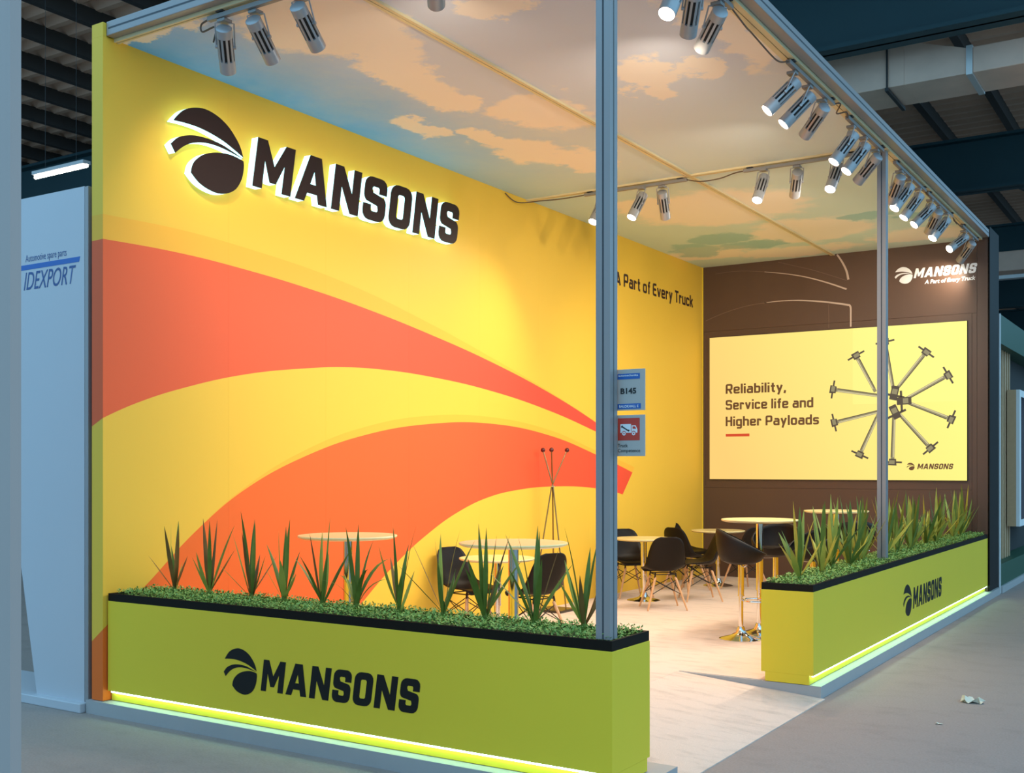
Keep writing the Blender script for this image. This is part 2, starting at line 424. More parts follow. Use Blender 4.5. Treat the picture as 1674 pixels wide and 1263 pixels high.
def logo(h, wscale=1.0):
    """the globe mark: three pieces, height h"""
    def seg(a, b):
        pa = [(p.x, p.y) for p in spline([(q[0], q[1], 0) for q in a], 4)]
        pb = [(p.x, p.y) for p in spline([(q[0], q[1], 0) for q in b], 4)]
        return pa[:-1] + pb[:-1]
    up = seg([(.03, .747), (.09, .83), (.19, .935), (.332, 1.01), (.509, 1.045), (.70, 1.01), (.87, .92), (1.0, .79), (1.08, .67), (1.125, .545)],
             [(1.125, .545), (.95, .625), (.80, .685), (.60, .735), (.404, .762), (.2, .762), (.03, .747)])
    mid = seg([(-.008, .423), (.09, .53), (.20, .59), (.35, .635), (.547, .65), (.758, .632), (.95, .58), (1.12, .522)],
              [(1.12, .522), (.95, .555), (.78, .582), (.60, .588), (.44, .565), (.29, .51), (.17, .43), (.057, .318)]) + [(.057, .318)]
    ball = seg([(.291, .115), (.31, .21), (.36, .30), (.475, .405), (.62, .475), (.76, .51), (.90, .525), (1.02, .515), (1.128, .49)],
               [(1.128, .49), (1.135, .40), (1.10, .23), (1.01, .07), (.88, -.025), (.725, -.068), (.56, -.05), (.41, .01), (.291, .115)])
    out = []
    for lp in (up, mid, ball): out.append([((a + .008) / 1.113 * h * wscale, (b + .068) / 1.113 * h) for a, b in lp])
    return out
def text_loops_mesh(body, bold=0.0):
    cu = bpy.data.curves.new('t', 'FONT'); cu.body = body; cu.size = 1.0; cu.offset = bold; cu.fill_mode = 'FRONT'
    cu.resolution_u = 4
    o = bpy.data.objects.new('t', cu); C.objects.link(o)
    dg = bpy.context.evaluated_depsgraph_get(); dg.update()
    me = bpy.data.meshes.new_from_object(o.evaluated_get(dg))
    bpy.data.objects.remove(o); bpy.data.curves.remove(cu)
    return me
_H = text_loops_mesh('H'); CAP = max(v.co.y for v in _H.vertices); bpy.data.meshes.remove(_H)
def text(name, body, width, cap, fn, m, parent, bold=0.02, shear=0.0, d=0.0015):
    """a line of print: left end of base line at (0,0), fitted to width and cap height; fn(u,v,d)->xyz"""
    me = text_loops_mesh(body, bold)
    x0 = min(v.co.x for v in me.vertices); x1 = max(v.co.x for v in me.vertices)
    k = width / (x1 - x0)
    for v in me.vertices:
        a, b = (v.co.x - x0) * k, v.co.y / CAP * cap
        v.co = Vector(fn(a + shear * b, b, d))
    me.materials.append(M[m]); me.name = name
    return link(bpy.data.objects.new(name, me), parent)
def flat(name, loops, fn, m, parent, d=0.0015):
    bm = bmesh.new(); prism(bm, loops, fn, 0.0, d)
    return obj(name, bm, m, parent)
def rect2(x0, z0, x1, z1): return [(x0, z0), (x1, z0), (x1, z1), (x0, z1)]

# square sans lettering drawn as strokes, one object for each letter
def _font():
    h = .082; X = .72; b = h; w = .56; W = .62; q = {}
    q['a'] = (w, [[(h + .02, X - h), (w - h, X - h), (w - h, 0)], [(w - h, .41), (h, .41), (h, b), (w - h, b)]])
    q['b'] = (w, [[(h, 0), (h, 1)], [(h, X - h), (w - h, X - h), (w - h, b), (h, b)]])
    q['c'] = (w - .04, [[(w - .04 - h, .50), (w - .04 - h, X - h), (h, X - h), (h, b), (w - .04 - h, b), (w - .04 - h, .22)]])
    q['d'] = (w, [[(w - h, 0), (w - h, 1)], [(w - h, X - h), (h, X - h), (h, b), (w - h, b)]])
    q['e'] = (w, [[(h, .36), (w - h, .36), (w - h, X - h), (h, X - h), (h, b), (w - h, b), (w - h, .19)]])
    q['f'] = (.38, [[(.19, 0), (.19, 1 - h), (.38, 1 - h)], [(.02, X - h), (.36, X - h)]])
    q['g'] = (w, [[(w - h, X), (w - h, -.27 + h), (h, -.27 + h)], [(w - h, X - h), (h, X - h), (h, b), (w - h, b)]])
    q['h'] = (w, [[(h, 0), (h, 1)], [(h, X - h), (w - h, X - h), (w - h, 0)]])
    q['i'] = (2 * h, [[(h, 0), (h, X)], [(h, .84), (h, 1)]])
    q['k'] = (w, [[(h, 0), (h, 1)], [(h + .02, .30), (w - .09, X)], [(.24, .42), (w - .08, 0)]])
    q['l'] = (2 * h, [[(h, 0), (h, 1)]])
    q['n'] = (w, [[(h, 0), (h, X)], [(h, X - h), (w - h, X - h), (w - h, 0)]])
    q['o'] = (w, [[(w / 2, X - h), (h, X - h), (h, b), (w - h, b), (w - h, X - h), (w / 2, X - h)]])
    q['r'] = (.40, [[(h, 0), (h, X)], [(h, X - h), (.40 - h, X - h), (.40 - h, .50)]])
    q['s'] = (w - .04, [[(w - .04 - h, .55), (w - .04 - h, X - h), (h, X - h), (h, .36), (w - .04 - h, .36), (w - .04 - h, b), (h, b), (h, .17)]])
    q['t'] = (.40, [[(.19, .95), (.19, b), (.40, b)], [(.02, X - h), (.38, X - h)]])
    q['u'] = (w, [[(h, X), (h, b), (w - h, b)], [(w - h, X), (w - h, 0)]])
    q['v'] = (w, [[(.075, X), (w / 2, .02)], [(w / 2, .02), (w - .075, X)]])
    q['y'] = (w, [[(.075, X), (w / 2, .06)], [(w - .075, X), (w * .30, -.26)]])
    q['A'] = (.68, [[(.085, 0), (.34, .98)], [(.34, .98), (.595, 0)], [(.16, .24), (.52, .24)]])
    q['E'] = (.54, [[(.54, 1 - h), (h, 1 - h), (h, b), (.54, b)], [(h, .52), (.50, .52)]])
    q['H'] = (W, [[(h, 0), (h, 1)], [(W - h, 0), (W - h, 1)], [(h, .52), (W - h, .52)]])
    q['P'] = (W, [[(h, 0), (h, 1 - h), (W - h, 1 - h), (W - h, .42), (h, .42)]])
    q['R'] = (W, [[(h, 0), (h, 1 - h), (W - h, 1 - h), (W - h, .44), (h, .44)], [(.30, .44), (W - h, 0)]])
    q['S'] = (W, [[(W - h, .74), (W - h, 1 - h), (h, 1 - h), (h, .52), (W - h, .52), (W - h, b), (h, b), (h, .26)]])
    q['T'] = (.58, [[(0, 1 - h), (.58, 1 - h)], [(.29, 0), (.29, 1)]])
    q[','] = (.18, [[(.10, .16), (.09, .0), (.04, -.14)]])
    return q
FONT = _font()
def stroke_strip(bm, pts, hw, fn, d, r=.10):
    P = []
    for i, p in enumerate(pts):                       # round the corners
        p = Vector(p)
        if 0 < i < len(pts) - 1:
            a, b = Vector(pts[i - 1]) - p, Vector(pts[i + 1]) - p
            k = min(r, a.length * .49, b.length * .49)
            s0, s1 = p + a.normalized() * k, p + b.normalized() * k
            for t in (0, .25, .5, .75, 1): P.append(s0 * (1 - t) ** 2 + p * 2 * t * (1 - t) + s1 * t * t)
        else: P.append(p)
    prev = None
    for i, p in enumerate(P):
        t = (P[min(i + 1, len(P) - 1)] - P[max(i - 1, 0)]).normalized(); n = Vector((-t.y, t.x))
        cur = [bm.verts.new(fn(*(p + n * hw), d)), bm.verts.new(fn(*(p - n * hw), d))]
        if prev: bm.faces.new((prev[0], prev[1], cur[1], cur[0]))
        prev = cur
def stroke_text(body, width, cap, fn, m, parent, hw=.094, gap=.105, shear=0.0):
    tot = sum((FONT[c][0] + gap) if c != ' ' else .30 for c in body) - gap; k = width / tot; x = 0.0
    for c in body:
        if c == ' ': x += .30; continue
        bm = bmesh.new()
        for j, pl in enumerate(FONT[c][1]): stroke_strip(bm, pl, hw, lambda a, b, d, x=x: fn((a + x + shear * b) * k, b * cap, d), .0012 + .0001 * j)
        obj('letter', bm, m, parent); x += FONT[c][0] + gap

# ================================================================== THE SETTING
tag(obj('floor', bx(-40, 30, -25, 60, FL - 0.05, FL), 'hallcarpet'), 'grey brown carpet of the exhibition hall aisle', 'floor', kind='structure')
bm = bmesh.new()
box(bm, -40, -39.8, -25, 60, FL, 8.2); obj_ = obj('wall_left', bm, 'hallwall')
obj_.name = 'wall_far_left'; tag(obj_, 'dark side wall of the hall far behind the stands', 'wall', kind='structure')
tag(obj('wall_far_back', bx(-40, 30, 50, 50.2, FL, 8.2), 'hallwall'), 'dark end wall of the hall far behind the stands', 'wall', kind='structure')

# platform with ramp: outline in plan, ramp recess between y .58 and 3.12
RX = 2.86; PX1 = 3.985; RY0, RY1 = 0.58, 3.12
pf = empty('platform', (0, 0, FL)); pf['kind'] = 'structure'
tag(pf, 'low raised platform of the yellow stand with cream carpet', 'platform')
def pchild(o): o.parent = pf; o.location = (0, 0, -FL); return o
bm = bmesh.new()
prism(bm, [[(-.15, -.053), (PX1, -.053), (PX1, RY0), (RX, RY0), (RX, RY1), (PX1, RY1), (PX1, D + .62), (-.15, D + .62)]], lambda a, b, d: (a, b, d), FL, -0.004)
pchild(obj('base', bm, 'white_trim'))
bm = bmesh.new()
prism(bm, [[(0, .40), (PX1 - .45, .40), (PX1 - .45, RY0 - .02), (RX, RY0 - .02), (RX, RY1 + .02), (PX1 - .40, RY1 + .02), (PX1 - .40, D), (0, D)]], lambda a, b, d: (a, b, d), -0.004, 0.0)
pchild(obj('carpet', bm, 'carpet'))
bm = bmesh.new()
vs_ = [bm.verts.new(p) for p in ((RX - .002, RY0 + .002, -.001), (PX1 + .03, RY0 + .002, FL + .006), (PX1 + .03, RY1 - .002, FL + .006), (RX - .002, RY1 - .002, -.001),
                               (RX - .002, RY0 + .002, FL), (PX1 + .03, RY0 + .002, FL), (PX1 + .03, RY1 - .002, FL), (RX - .002, RY1 - .002, FL))]
for q in ((0, 1, 2, 3), (4, 5, 6, 7), (0, 1, 5, 4), (1, 2, 6, 5), (2, 3, 7, 6), (3, 0, 4, 7)): bm.faces.new([vs_[i] for i in q])
pchild(obj('ramp', bm, 'carpet'))

# yellow wall: printed boards side by side, print runs across them
wl = empty('wall_left'); tag(wl, 'tall yellow wall printed with red and orange swooshes', 'wall', kind='structure')
edges = [-.03, 1.11, 2.21, 3.36, 4.54, 5.72, 6.90, 8.08, 9.26, D]
for i, (a, b) in enumerate(zip(edges, edges[1:])):
    bm = bx(-.118, 0, a + (.0003 if i else 0), b - .0003, 0, 4.55, bev=0.0004)
    obj('wall_panel', bm, 'mural', wl)
obj('top_rail', bx(-.118, -.012, .0005, D, 4.55, 4.645, bev=0.001), 'mural', wl)
obj('end_cap', bx(-.118, 0.0, -.03, .0, 4.55, 4.645, bev=0.001), 'mural', wl)

# brown wall behind the screen
wb = empty('wall_back'); tag(wb, 'dark brown back wall carrying the big display', 'wall', kind='structure')
for (a, b, c, d) in ((0, 3.60, 0, 1.30), (0, 3.80, 3.60, ZC + .1), (3.80, 3.945, 0, ZC + .1), (0, .05, 1.30, 3.60), (3.74, 3.80, 0, 3.60), (.05, 3.74, 1.30, 3.60), (3.60, 3.74, 0, 1.30)):
    obj('wall_panel', bx(a + .001, b - .001, D, D + .12, c, d - .002, bev=0.0015), 'brown', wb)
obj('end_panel', bx(3.93, 3.955, D + .0, D + .70, -.0, 4.70, bev=0.002), 'glossblack', wb)
obj('rear_board', bx(-.118, 3.93, D + .12, D + .16, 0, 4.65), 'brown', wb)
obj('corner_trim', bx(0.0, .012, D - .012, D, 0, ZC), 'yellow', wb)

# ceiling: four printed fabric panels in cream rails
ce = empty('ceiling', (0, 0, ZC)); tag(ce, 'stand ceiling printed with a blue sky and clouds', 'ceiling', kind='structure')
def cchild(o): o.parent = ce; o.location = (0, 0, -ZC); return o
XM, YM = 1.93, 5.48
for (x0, x1) in ((0, XM - .03), (XM + .03, 3.86)):
    for (y0, y1) in ((.09, YM - .03), (YM + .03, D)):
        cchild(obj('fabric_panel', bx(x0, x1, y0, y1, ZC, ZC + .02), 'sky'))
def rail(x0, x1, y0, y1, axis):
    bm = bmesh.new()
    if axis == 'y':
        w = (x1 - x0) / 2 - .004
        box(bm, x0, x0 + w, y0, y1, ZC - .018, ZC + .02); box(bm, x1 - w, x1, y0, y1, ZC - .018, ZC + .02); box(bm, x0 + w, x1 - w, y0, y1, ZC - .006, ZC + .018)
    else:
        w = (y1 - y0) / 2 - .004
        box(bm, x0, x1, y0, y0 + w, ZC - .018, ZC + .02); box(bm, x0, x1, y1 - w, y1, ZC - .018, ZC + .02); box(bm, x0, x1, y0 + w, y1 - w, ZC - .006, ZC + .018)
    return cchild(obj('ceiling_rail', bm, 'cream_rail'))
rail(XM - .03, XM + .03, .09, YM - .03, 'y'); rail(XM - .03, XM + .03, YM + .03, D, 'y')
rail(0, 3.86, YM - .03, YM + .03, 'x')
rail(0.0, 3.78, .06, .10, 'x'); rail(3.78, 3.868, .10, D - .02, 'y')

# aluminium beams (front, right) and posts with system grooves
def beam(name, x0, x1, y0, y1, axis, label):
    e = empty(name, (x0, y0, 4.556)); tag(e, label, 'beam')
    bm = bx(x0, x1, y0, y1, 4.556, 4.652, bev=0.004); o = obj('profile', bm, 'alu', e); o.location = (-x0, -y0, -4.556)
    if axis == 'x': g = bx(x0 + .02, x1 - .02, y0 - .0012, y0 + .002, 4.598, 4.610)
    else: g = bx(x1 - .002, x1 + .0012, y0 + .02, y1 - .02, 4.598, 4.610)
    o = obj('groove', g, 'groove', e); o.location = (-x0, -y0, -4.556)
beam('front_beam', .004, 3.95, -.005, .06, 'x', 'silver aluminium beam along the top of the stand front')
beam('side_beam', 3.87, 3.95, .062, D - .03, 'y', 'silver aluminium beam along the top of the open side')
def post(x, y, z0, label):
    e = empty('post', (x, y, z0)); tag(e, label, 'post')
    h = 4.55 - z0; s = .040
    bm = bmesh.new()
    # profile with a groove in each face
    g = .005; dp = .012; half = [( -s, -s), (-g, -s), (-g, -s + dp), (g, -s + dp), (g, -s), (s, -s)]
    lp = []
    for k in range(4):
        c, sn = math.cos(k * PI / 2), math.sin(k * PI / 2)
        lp += [(a * c - b * sn, a * sn + b * c) for a, b in half[:-1]]
    prism(bm, [lp], lambda a, b, d: (a, b, d), 0, h)
    obj('profile', bm, 'alu', e)
    bm = bmesh.new()
    for k in range(4):
        c, sn = round(math.cos(k * PI / 2)), round(math.sin(k * PI / 2))
        cx, cy = (-s + .0085) * -sn * -1, (-s + .0085) * c
        box(bm, cx - .005 , cx + .005, cy - .005, cy + .005, 0.001, h - .001)
    obj('groove', bm, 'groove', e)
    return e
post(3.824, .072, .735, 'tall silver corner post nearest the viewer, carrying two small signs')
post(3.800, 5.62, .735, 'tall silver post rising from the middle of the side planter')

# hall roof far above: corrugated sheet, purlins, teal girders
rf = empty('hall_roof', (0, 20, 8.2)); tag(rf, 'dark corrugated roof of the hall above the stands', 'roof', kind='structure')
def rchild(o): o.parent = rf; o.location = (0, -20, -8.2); return o
bm = bmesh.new(); prev = None; ny = 530
for i in range(ny):
    y = 2.0 + i * .09; z = 8.2 + (.05 if (i // 2) % 2 else -.05)
    if y > 49.5: break
    row = [bm.verts.new((-39.5, y, z)), bm.verts.new((7, y, z))]
    if prev: bm.faces.new((prev[0], prev[1], row[1], row[0]))
    prev = row
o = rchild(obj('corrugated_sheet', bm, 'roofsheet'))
x = -33.9
pm = None
for k in range(36):
    X = 2.0 + 1.15 * (k - 31)
    if pm is None:
        o = rchild(obj('purlin', bx(-.06, .06, 2.0, 49.5, 7.93, 8.16), 'purlin')); pm = o.data
    else:
        o = rchild(link(bpy.data.objects.new('purlin', pm)))
    o.location = (X, -20, -8.2)
for i, y in enumerate((8.2, 16.1, 24.0, 31.9, 39.8)):
    bm = bmesh.new()
    box(bm, -39, 7, y, y + .04, 6.5, 7.45); box(bm, -39, 7, y - .16, y + .20, 6.5, 6.55); box(bm, -39, 7, y - .16, y + .20, 7.40, 7.45)
    g = obj('roof_girder', bm, 'teal')
    tag(g, 'dark teal steel roof girder, %s from the front' % ORD[i], 'girder', 'teal roof girders')
    g['kind'] = 'structure'
# girder bracing behind (far truss lines)
for i, (x, y) in enumerate(((3.1, 16.1), (2.0, 16.1), (4.3, 16.1))):
    bm = bmesh.new(); rod(bm, (x, y + .1, 7.45), (x + .9, y + 7.9, 8.0), .03)
    tag(obj('roof_brace', bm, 'purlin'), 'thin diagonal brace under the roof sheets, %s from the left' % ORD[[1, 0, 2][i]], 'brace', 'roof braces')

# ventilation duct under the roof at the upper right
du = empty('ventilation_duct', (2.5, 9.25, 6.2)); tag(du, 'square galvanised ventilation duct hanging under the roof', 'duct')
def dchild(o): o.parent = du; o.location = (-2.5, -9.25, -6.2); return o
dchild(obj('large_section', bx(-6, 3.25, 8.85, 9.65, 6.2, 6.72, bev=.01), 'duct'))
bm = bmesh.new()
A = [(3.25, 8.85, 6.2), (3.25, 9.65, 6.2), (3.25, 9.65, 6.72), (3.25, 8.85, 6.72)]
B = [(3.95, 8.85, 6.2), (3.95, 9.65, 6.2), (3.95, 9.65, 6.50), (3.95, 8.85, 6.50)]
va = [bm.verts.new(p) for p in A]; vb = [bm.verts.new(p) for p in B]
for k in range(4): bm.faces.new((va[k], va[(k + 1) % 4], vb[(k + 1) % 4], vb[k]))
bm.faces.new(va); bm.faces.new(vb)
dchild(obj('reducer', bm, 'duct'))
dchild(obj('joint_flange', bx(3.95, 4.02, 8.83, 9.67, 6.18, 6.52), 'tape'))
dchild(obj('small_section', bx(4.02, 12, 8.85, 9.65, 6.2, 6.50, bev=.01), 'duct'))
bm = bmesh.new(); rod(bm, (3.05, 8.83, 6.17), (3.05, 8.83, 8.0), .012); rod(bm, (3.05, 9.67, 6.17), (3.05, 9.67, 8.0), .012); box(bm, 3.03, 3.07, 8.81, 9.69, 6.15, 6.19)
dchild(obj('hanger', bm, 'bracket'))

# fluorescent lamps on the left, beyond the wall
def tubelamp(x, y, z, L, label):
    e = empty('tube_lamp', (x, y, z)); tag(e, label, 'lamp', 'hall tube lamps')
    obj('reflector', bx(-L / 2, L / 2, -.05, .05, .02, .06), 'white_trim', e)
    bm = bmesh.new(); rod(bm, (-L / 2, 0, 0), (L / 2, 0, 0), .022); obj('tube', bm, 'tube', e)
    bm = bmesh.new(); rod(bm, (-L * .3, 0, .06), (-L * .3, 0, 2.9), .002); rod(bm, (L * .3, 0, .06), (L * .3, 0, 2.9), .002); obj('hanger', bm, 'bracket', e)
tubelamp(-4.80, 3.02, 5.0, .95, 'lit fluorescent tube lamp hanging above the pale neighbouring panel')
tubelamp(-6.9, 3.3, 6.35, 1.1, 'lit tube lamp mostly hidden by the foreground partition')

# ================================================================== PLANTERS
def planter(name, x0, x1, y0, y1, axis, label):
    e = empty(name, ((x0 + x1) / 2, (y0 + y1) / 2, 0)); tag(e, label, 'planter')
    ox, oy = -(x0 + x1) / 2, -(y0 + y1) / 2
    def ch(o): o.location = (ox, oy, 0); return o
    ins = .032
    if axis == 'x':
        ch(obj('body', bx(x0, x1, y0, y1, .068, .683, bev=.0015), 'yellow', e))
        ch(obj('plinth', bx(x0 + .001, x1, y0 + ins, y1 - ins, 0, .068), 'yellow', e))
        ch(obj('led_strip', bx(x0 + .03, x1 - .02, y0 + .006, y0 + .018, .057, .067), 'led', e))
    else:
        ch(obj('body', bx(x0, x1, y0, y1, .068, .683, bev=.0015), 'yellow', e))
        ch(obj('plinth', bx(x0 + ins, x1 - ins, y0, y1, 0, .068), 'yellow', e))
        ch(obj('led_strip', bx(x1 - .018, x1 - .006, y0 + .02, y1 - .02, .057, .067), 'led', e))
    r = .003; w = .018
    bm = bmesh.new()
    prism(bm, [[(x0 + r, y0 + r), (x1 - r, y0 + r), (x1 - r, y1 - r), (x0 + r, y1 - r)],
               [(x0 + w, y0 + w), (x0 + w, y1 - w), (x1 - w, y1 - w), (x1 - w, y0 + w)]], lambda a, b, d: (a, b, d), .683, .735)
    ch(obj('rim', bm, 'rim', e))
    ch(obj('soil', bx(x0 + w, x1 - w, y0 + w, y1 - w, .683, .70), 'soil', e))
    return e
PLF = planter('front_planter', 0.012, 3.893, 0, .431, 'x', 'long yellow planter box across the front of the stand')
PLS = planter('side_planter', 3.532, 3.93, 3.117, D - .005, 'y', 'long yellow planter box along the open side of the stand')

def brand(parent, fn, lx, lz, lh, tx, tz, tw, cap, m, shear=.14, d=.0015, lw=1.0):
    for lp in logo(lh, lw):
        flat('logo_piece', [[(a + lx, b + lz) for a, b in lp]], fn, m, parent, d)
    for ch, loops in mansons(tw, cap, shear):
        flat('letter', [[(a + tx, b + tz) for a, b in lp] for lp in loops], fn, m, parent, d)
g = empty('printed_logo', (1.9, 0, .35)); tag(g, 'black firm logo and lettering on the front planter', 'logo')
brand(g, lambda a, b, d: (a - 1.9, -d, b - .35), 1.147, .187, .283, 1.470, .228, 1.235, .193, 'black')
g = empty('printed_logo', (3.93, 6.7, .33)); tag(g, 'black firm logo and lettering on the side planter', 'logo')
brand(g, lambda a, b, d: (d, a - 6.7, b - .33), 5.86, .175, .305, 6.255, .222, 1.33, .205, 'black', lw=1.08)

# foliage mat: dense small leaves nobody could count
def cover(name, x0, x1, y0, y1, n, label, seed):
    r = random.Random(seed); verts = []; faces = []
    for i in range(n):
        x, y = r.uniform(x0, x1), r.uniform(y0, y1)
        z = .70 + r.random() ** .8 * .062
        a = r.uniform(0, 2 * PI); el = r.uniform(-.3, 1.1); L = r.uniform(.010, .019); w = L * .42
        d = Vector((math.cos(a) * math.cos(el), math.sin(a) * math.cos(el), math.sin(el))); sd = Vector((-math.sin(a), math.cos(a), r.uniform(-.4, .4)))
        p = Vector((x, y, z)); k = len(verts)
        verts += [p, p + d * L * .55 + sd * w, p + d * L * 1.25, p + d * L * .55 - sd * w]
        faces.append((k, k + 1, k + 2, k + 3))
    me = bpy.data.meshes.new(name); me.from_pydata([tuple(v) for v in verts], [], faces); me.materials.append(M['cover'])
    o = link(bpy.data.objects.new(name, me)); tag(o, label, 'foliage', kind='stuff'); return o
cover('ground_cover', .06, 3.868, .024, .407, 15000, 'mat of tiny green leaves filling the front planter', 3)
cover('ground_cover', 3.556, 3.906, 3.141, D - .04, 22000, 'mat of tiny green leaves filling the side planter', 4)

# spiky plants: blade leaves, each a mesh of its own
def leaf_mesh(L, w, bend, m, seed):
    r = random.Random(seed); bm = bmesh.new(); n = 6; rows = []
    prof = [.45, .75, 1.0, .98, .80, .48, .03]
    x = z = 0.0; ang = 0.0
    for i in range(n + 1):
        t = i / n; hw = w * prof[i]
        rows.append([bm.verts.new((x + hw * .28, -hw, z)), bm.verts.new((x, 0, z)), bm.verts.new((x + hw * .28, hw, z))])
        ang += bend / n * (0.4 + 1.2 * t); x += L / n * math.sin(ang); z += L / n * math.cos(ang)
    for a, b in zip(rows, rows[1:]):
        bm.faces.new((a[0], a[1], b[1], b[0])); bm.faces.new((a[1], a[2], b[2], b[1]))
    me = bpy.data.meshes.new('leaf'); bm.to_mesh(me); bm.free(); me.materials.append(M[m])
    for p in me.polygons: p.use_smooth = True
    return me
LEAVES = [leaf_mesh(.46, .0125, .05, 'leafa', 1), leaf_mesh(.40, .0130, -.10, 'leafb', 2), leaf_mesh(.48, .0125, .20, 'leafa', 3), leaf_mesh(.36, .0120, .35, 'leafa', 4),
          leaf_mesh(.44, .0120, .08, 'leafc', 5), leaf_mesh(.30, .016, .10, 'leafb', 6), leaf_mesh(.42, .012, .75, 'leafc', 7), leaf_mesh(.40, .013, 1.2, 'leafa', 8)]
LEAVES2 = [leaf_mesh(.50, .0165, .05, 'leafb', 1), leaf_mesh(.44, .0165, -.10, 'leafb', 2), leaf_mesh(.52, .016, .18, 'leafa', 3), leaf_mesh(.40, .0150, .30, 'leafb', 4),
           leaf_mesh(.48, .0155, .06, 'leafa', 5), leaf_mesh(.34, .017, .10, 'leafb', 6), leaf_mesh(.46, .0135, .5, 'leafb', 7)]
bm = bmesh.new(); lathe(bm, [(0, 0), (.013, 0), (.016, .06), (.008, .13), (0, .14)], 8)
me_stem = bpy.data.meshes.new('stem'); bm.to_mesh(me_stem); bm.free(); me_stem.materials.append(M['leafa'])
def plant(x, y, h, lib, seed, label, group, special=None, nl=9):
    r = random.Random(seed); e = empty('spiky_plant', (x, y, .699)); tag(e, label, 'plant', group)
    link(bpy.data.objects.new('stem', me_stem), e)
    n = nl; a0 = r.uniform(0, 2 * PI)
    for i in range(n):
        if special == 'arching' and i > 3: k = r.choice((6, 7, 7))
        else: k = r.choice((0, 1, 2, 3, 4, 5, 0, 2, 4)) if i > 1 else r.choice((0, 2, 4))
        k = min(k, len(lib) - 1)
        o = bpy.data.objects.new('leaf', lib[k]); link(o, e)
        a = a0 + i * 2.4 + r.uniform(-.3, .3); tilt = (r.uniform(.03, .14) if i < 3 else r.uniform(.20, .44)) if i < 7 else r.uniform(.45, .75)
        if special == 'arching' and i > 3: tilt = r.uniform(.2, .5)
        s = h * (r.uniform(.94, 1.10) if i < 3 else r.uniform(.80, 1.06) if i < 6 else r.uniform(.55, .85))
        o.matrix_basis = Matrix.Translation((0.006 * math.cos(a), .006 * math.sin(a), .05 + .012 * (i % 3))) @ Matrix.Rotation(a, 4, 'Z') @ Matrix.Rotation(tilt, 4, 'Y') @ Matrix.Rotation(r.uniform(-.5, .5), 4, 'Z') @ Matrix.Diagonal((s, r.uniform(1.1, 1.4), s, 1))
        if i in (3,):
            o.matrix_basis = o.matrix_basis @ Matrix.Diagonal((.7, 1, .7, 1))
    return e
xs = (.415, .758, 1.146, 1.439, 1.759, 2.036, 2.364, 2.684, 2.972, 3.30, 3.602)
for i, x in enumerate(xs):
    plant(x, .235, 1.06, LEAVES, 20 + i, ('spiky plant with arching leaves, %s from the yellow wall in the front planter' if i == 5 else 'upright spiky plant, %s from the yellow wall in the front planter') % ORD[i],
          'spiky plants in the front planter', 'arching' if i == 5 else None, nl=9)
ys = (3.46, 3.955, 4.413, 4.76, 5.06, 5.36, 5.92, 6.25, 6.58, 6.95, 7.35, 7.8, 8.25, 8.7, 9.2, 9.7, 10.1)
for i, y in enumerate(ys):
    plant(3.715 + .03 * math.sin(i * 2.3), y, 1.12, LEAVES2, 60 + i, 'light green spiky plant, %s from the near end of the side planter' % ORD[i], 'spiky plants in the side planter', nl=11)

# ================================================================== SIGN ON THE YELLOW WALL
sg = empty('illuminated_sign', (0, 2.3, 4.0)); tag(sg, 'large illuminated black logo and letters on the yellow wall', 'sign')
FX = .082
def wallfn(a, b, d): return (d, a - 2.3, b - 4.0)
def channel(name, loops):
    bm = bmesh.new(); prism(bm, loops, wallfn, .014, FX)
    body = obj(name, bm, 'letter_side', sg)
    bm = bmesh.new(); prism(bm, loops, wallfn, FX + .0003, FX + .0035)
    obj('face', bm, 'letter_face', body)
for lp in logo(.60, 1.145): channel('logo_piece', [[(a + .480, b + 3.660) for a, b in lp]])
for ch, loops in mansons(2.80, .395): channel('letter', [[(a + 1.275, b + 3.793) for a, b in lp] for lp in loops])

tg = empty('wall_slogan', (0, 8.8, 4.0)); tag(tg, 'dark slogan lettering near the far end of the yellow wall', 'lettering')
stroke_text('A Part of Every Truck', 2.45, .168, lambda a, b, d: (d, a + 7.60 - 8.8, b + 3.918 - 4.0), 'dark_print', tg)

# ================================================================== DISPLAY ON THE BROWN WALL
sc = empty('led_display', (1.905, D, 2.46)); tag(sc, 'big glowing yellow display on the brown wall', 'display')
DY = D - .035
def scr(a, b, d): return (a - 1.905, -.035 - d, b - 2.46)
SX0, SX1, SZ0, SZ1 = .125, 3.685, 1.424, 3.50
obj('casing', bx(SX0 - 1.905 - .004, SX1 - 1.905 + .004, -.033, .02, SZ0 - 2.46 - .004, SZ1 - 2.46 + .004), 'glossblack', sc)
bm = bmesh.new(); prism(bm, [rect2(SX0, SZ0, SX1, SZ1)], scr, -.002, 0); obj('picture', bm, 'display', sc)
stroke_text('Reliability,', .90, .140, lambda a, b, d: scr(a + .377, b + 2.668, d), 'scr_brown', sc)
stroke_text('Service life and', 1.29, .140, lambda a, b, d: scr(a + .377, b + 2.436, d), 'scr_brown', sc)
stroke_text('Higher Payloads', 1.37, .140, lambda a, b, d: scr(a + .377, b + 2.196, d), 'scr_brown', sc)
flat('underline', [rect2(.377, 2.044, .737, 2.084)], scr, 'scr_red', sc)
brand(sc, scr, 2.928, 1.558, .100, 3.062, 1.572, .46, .074, 'scr_brown', shear=.22)
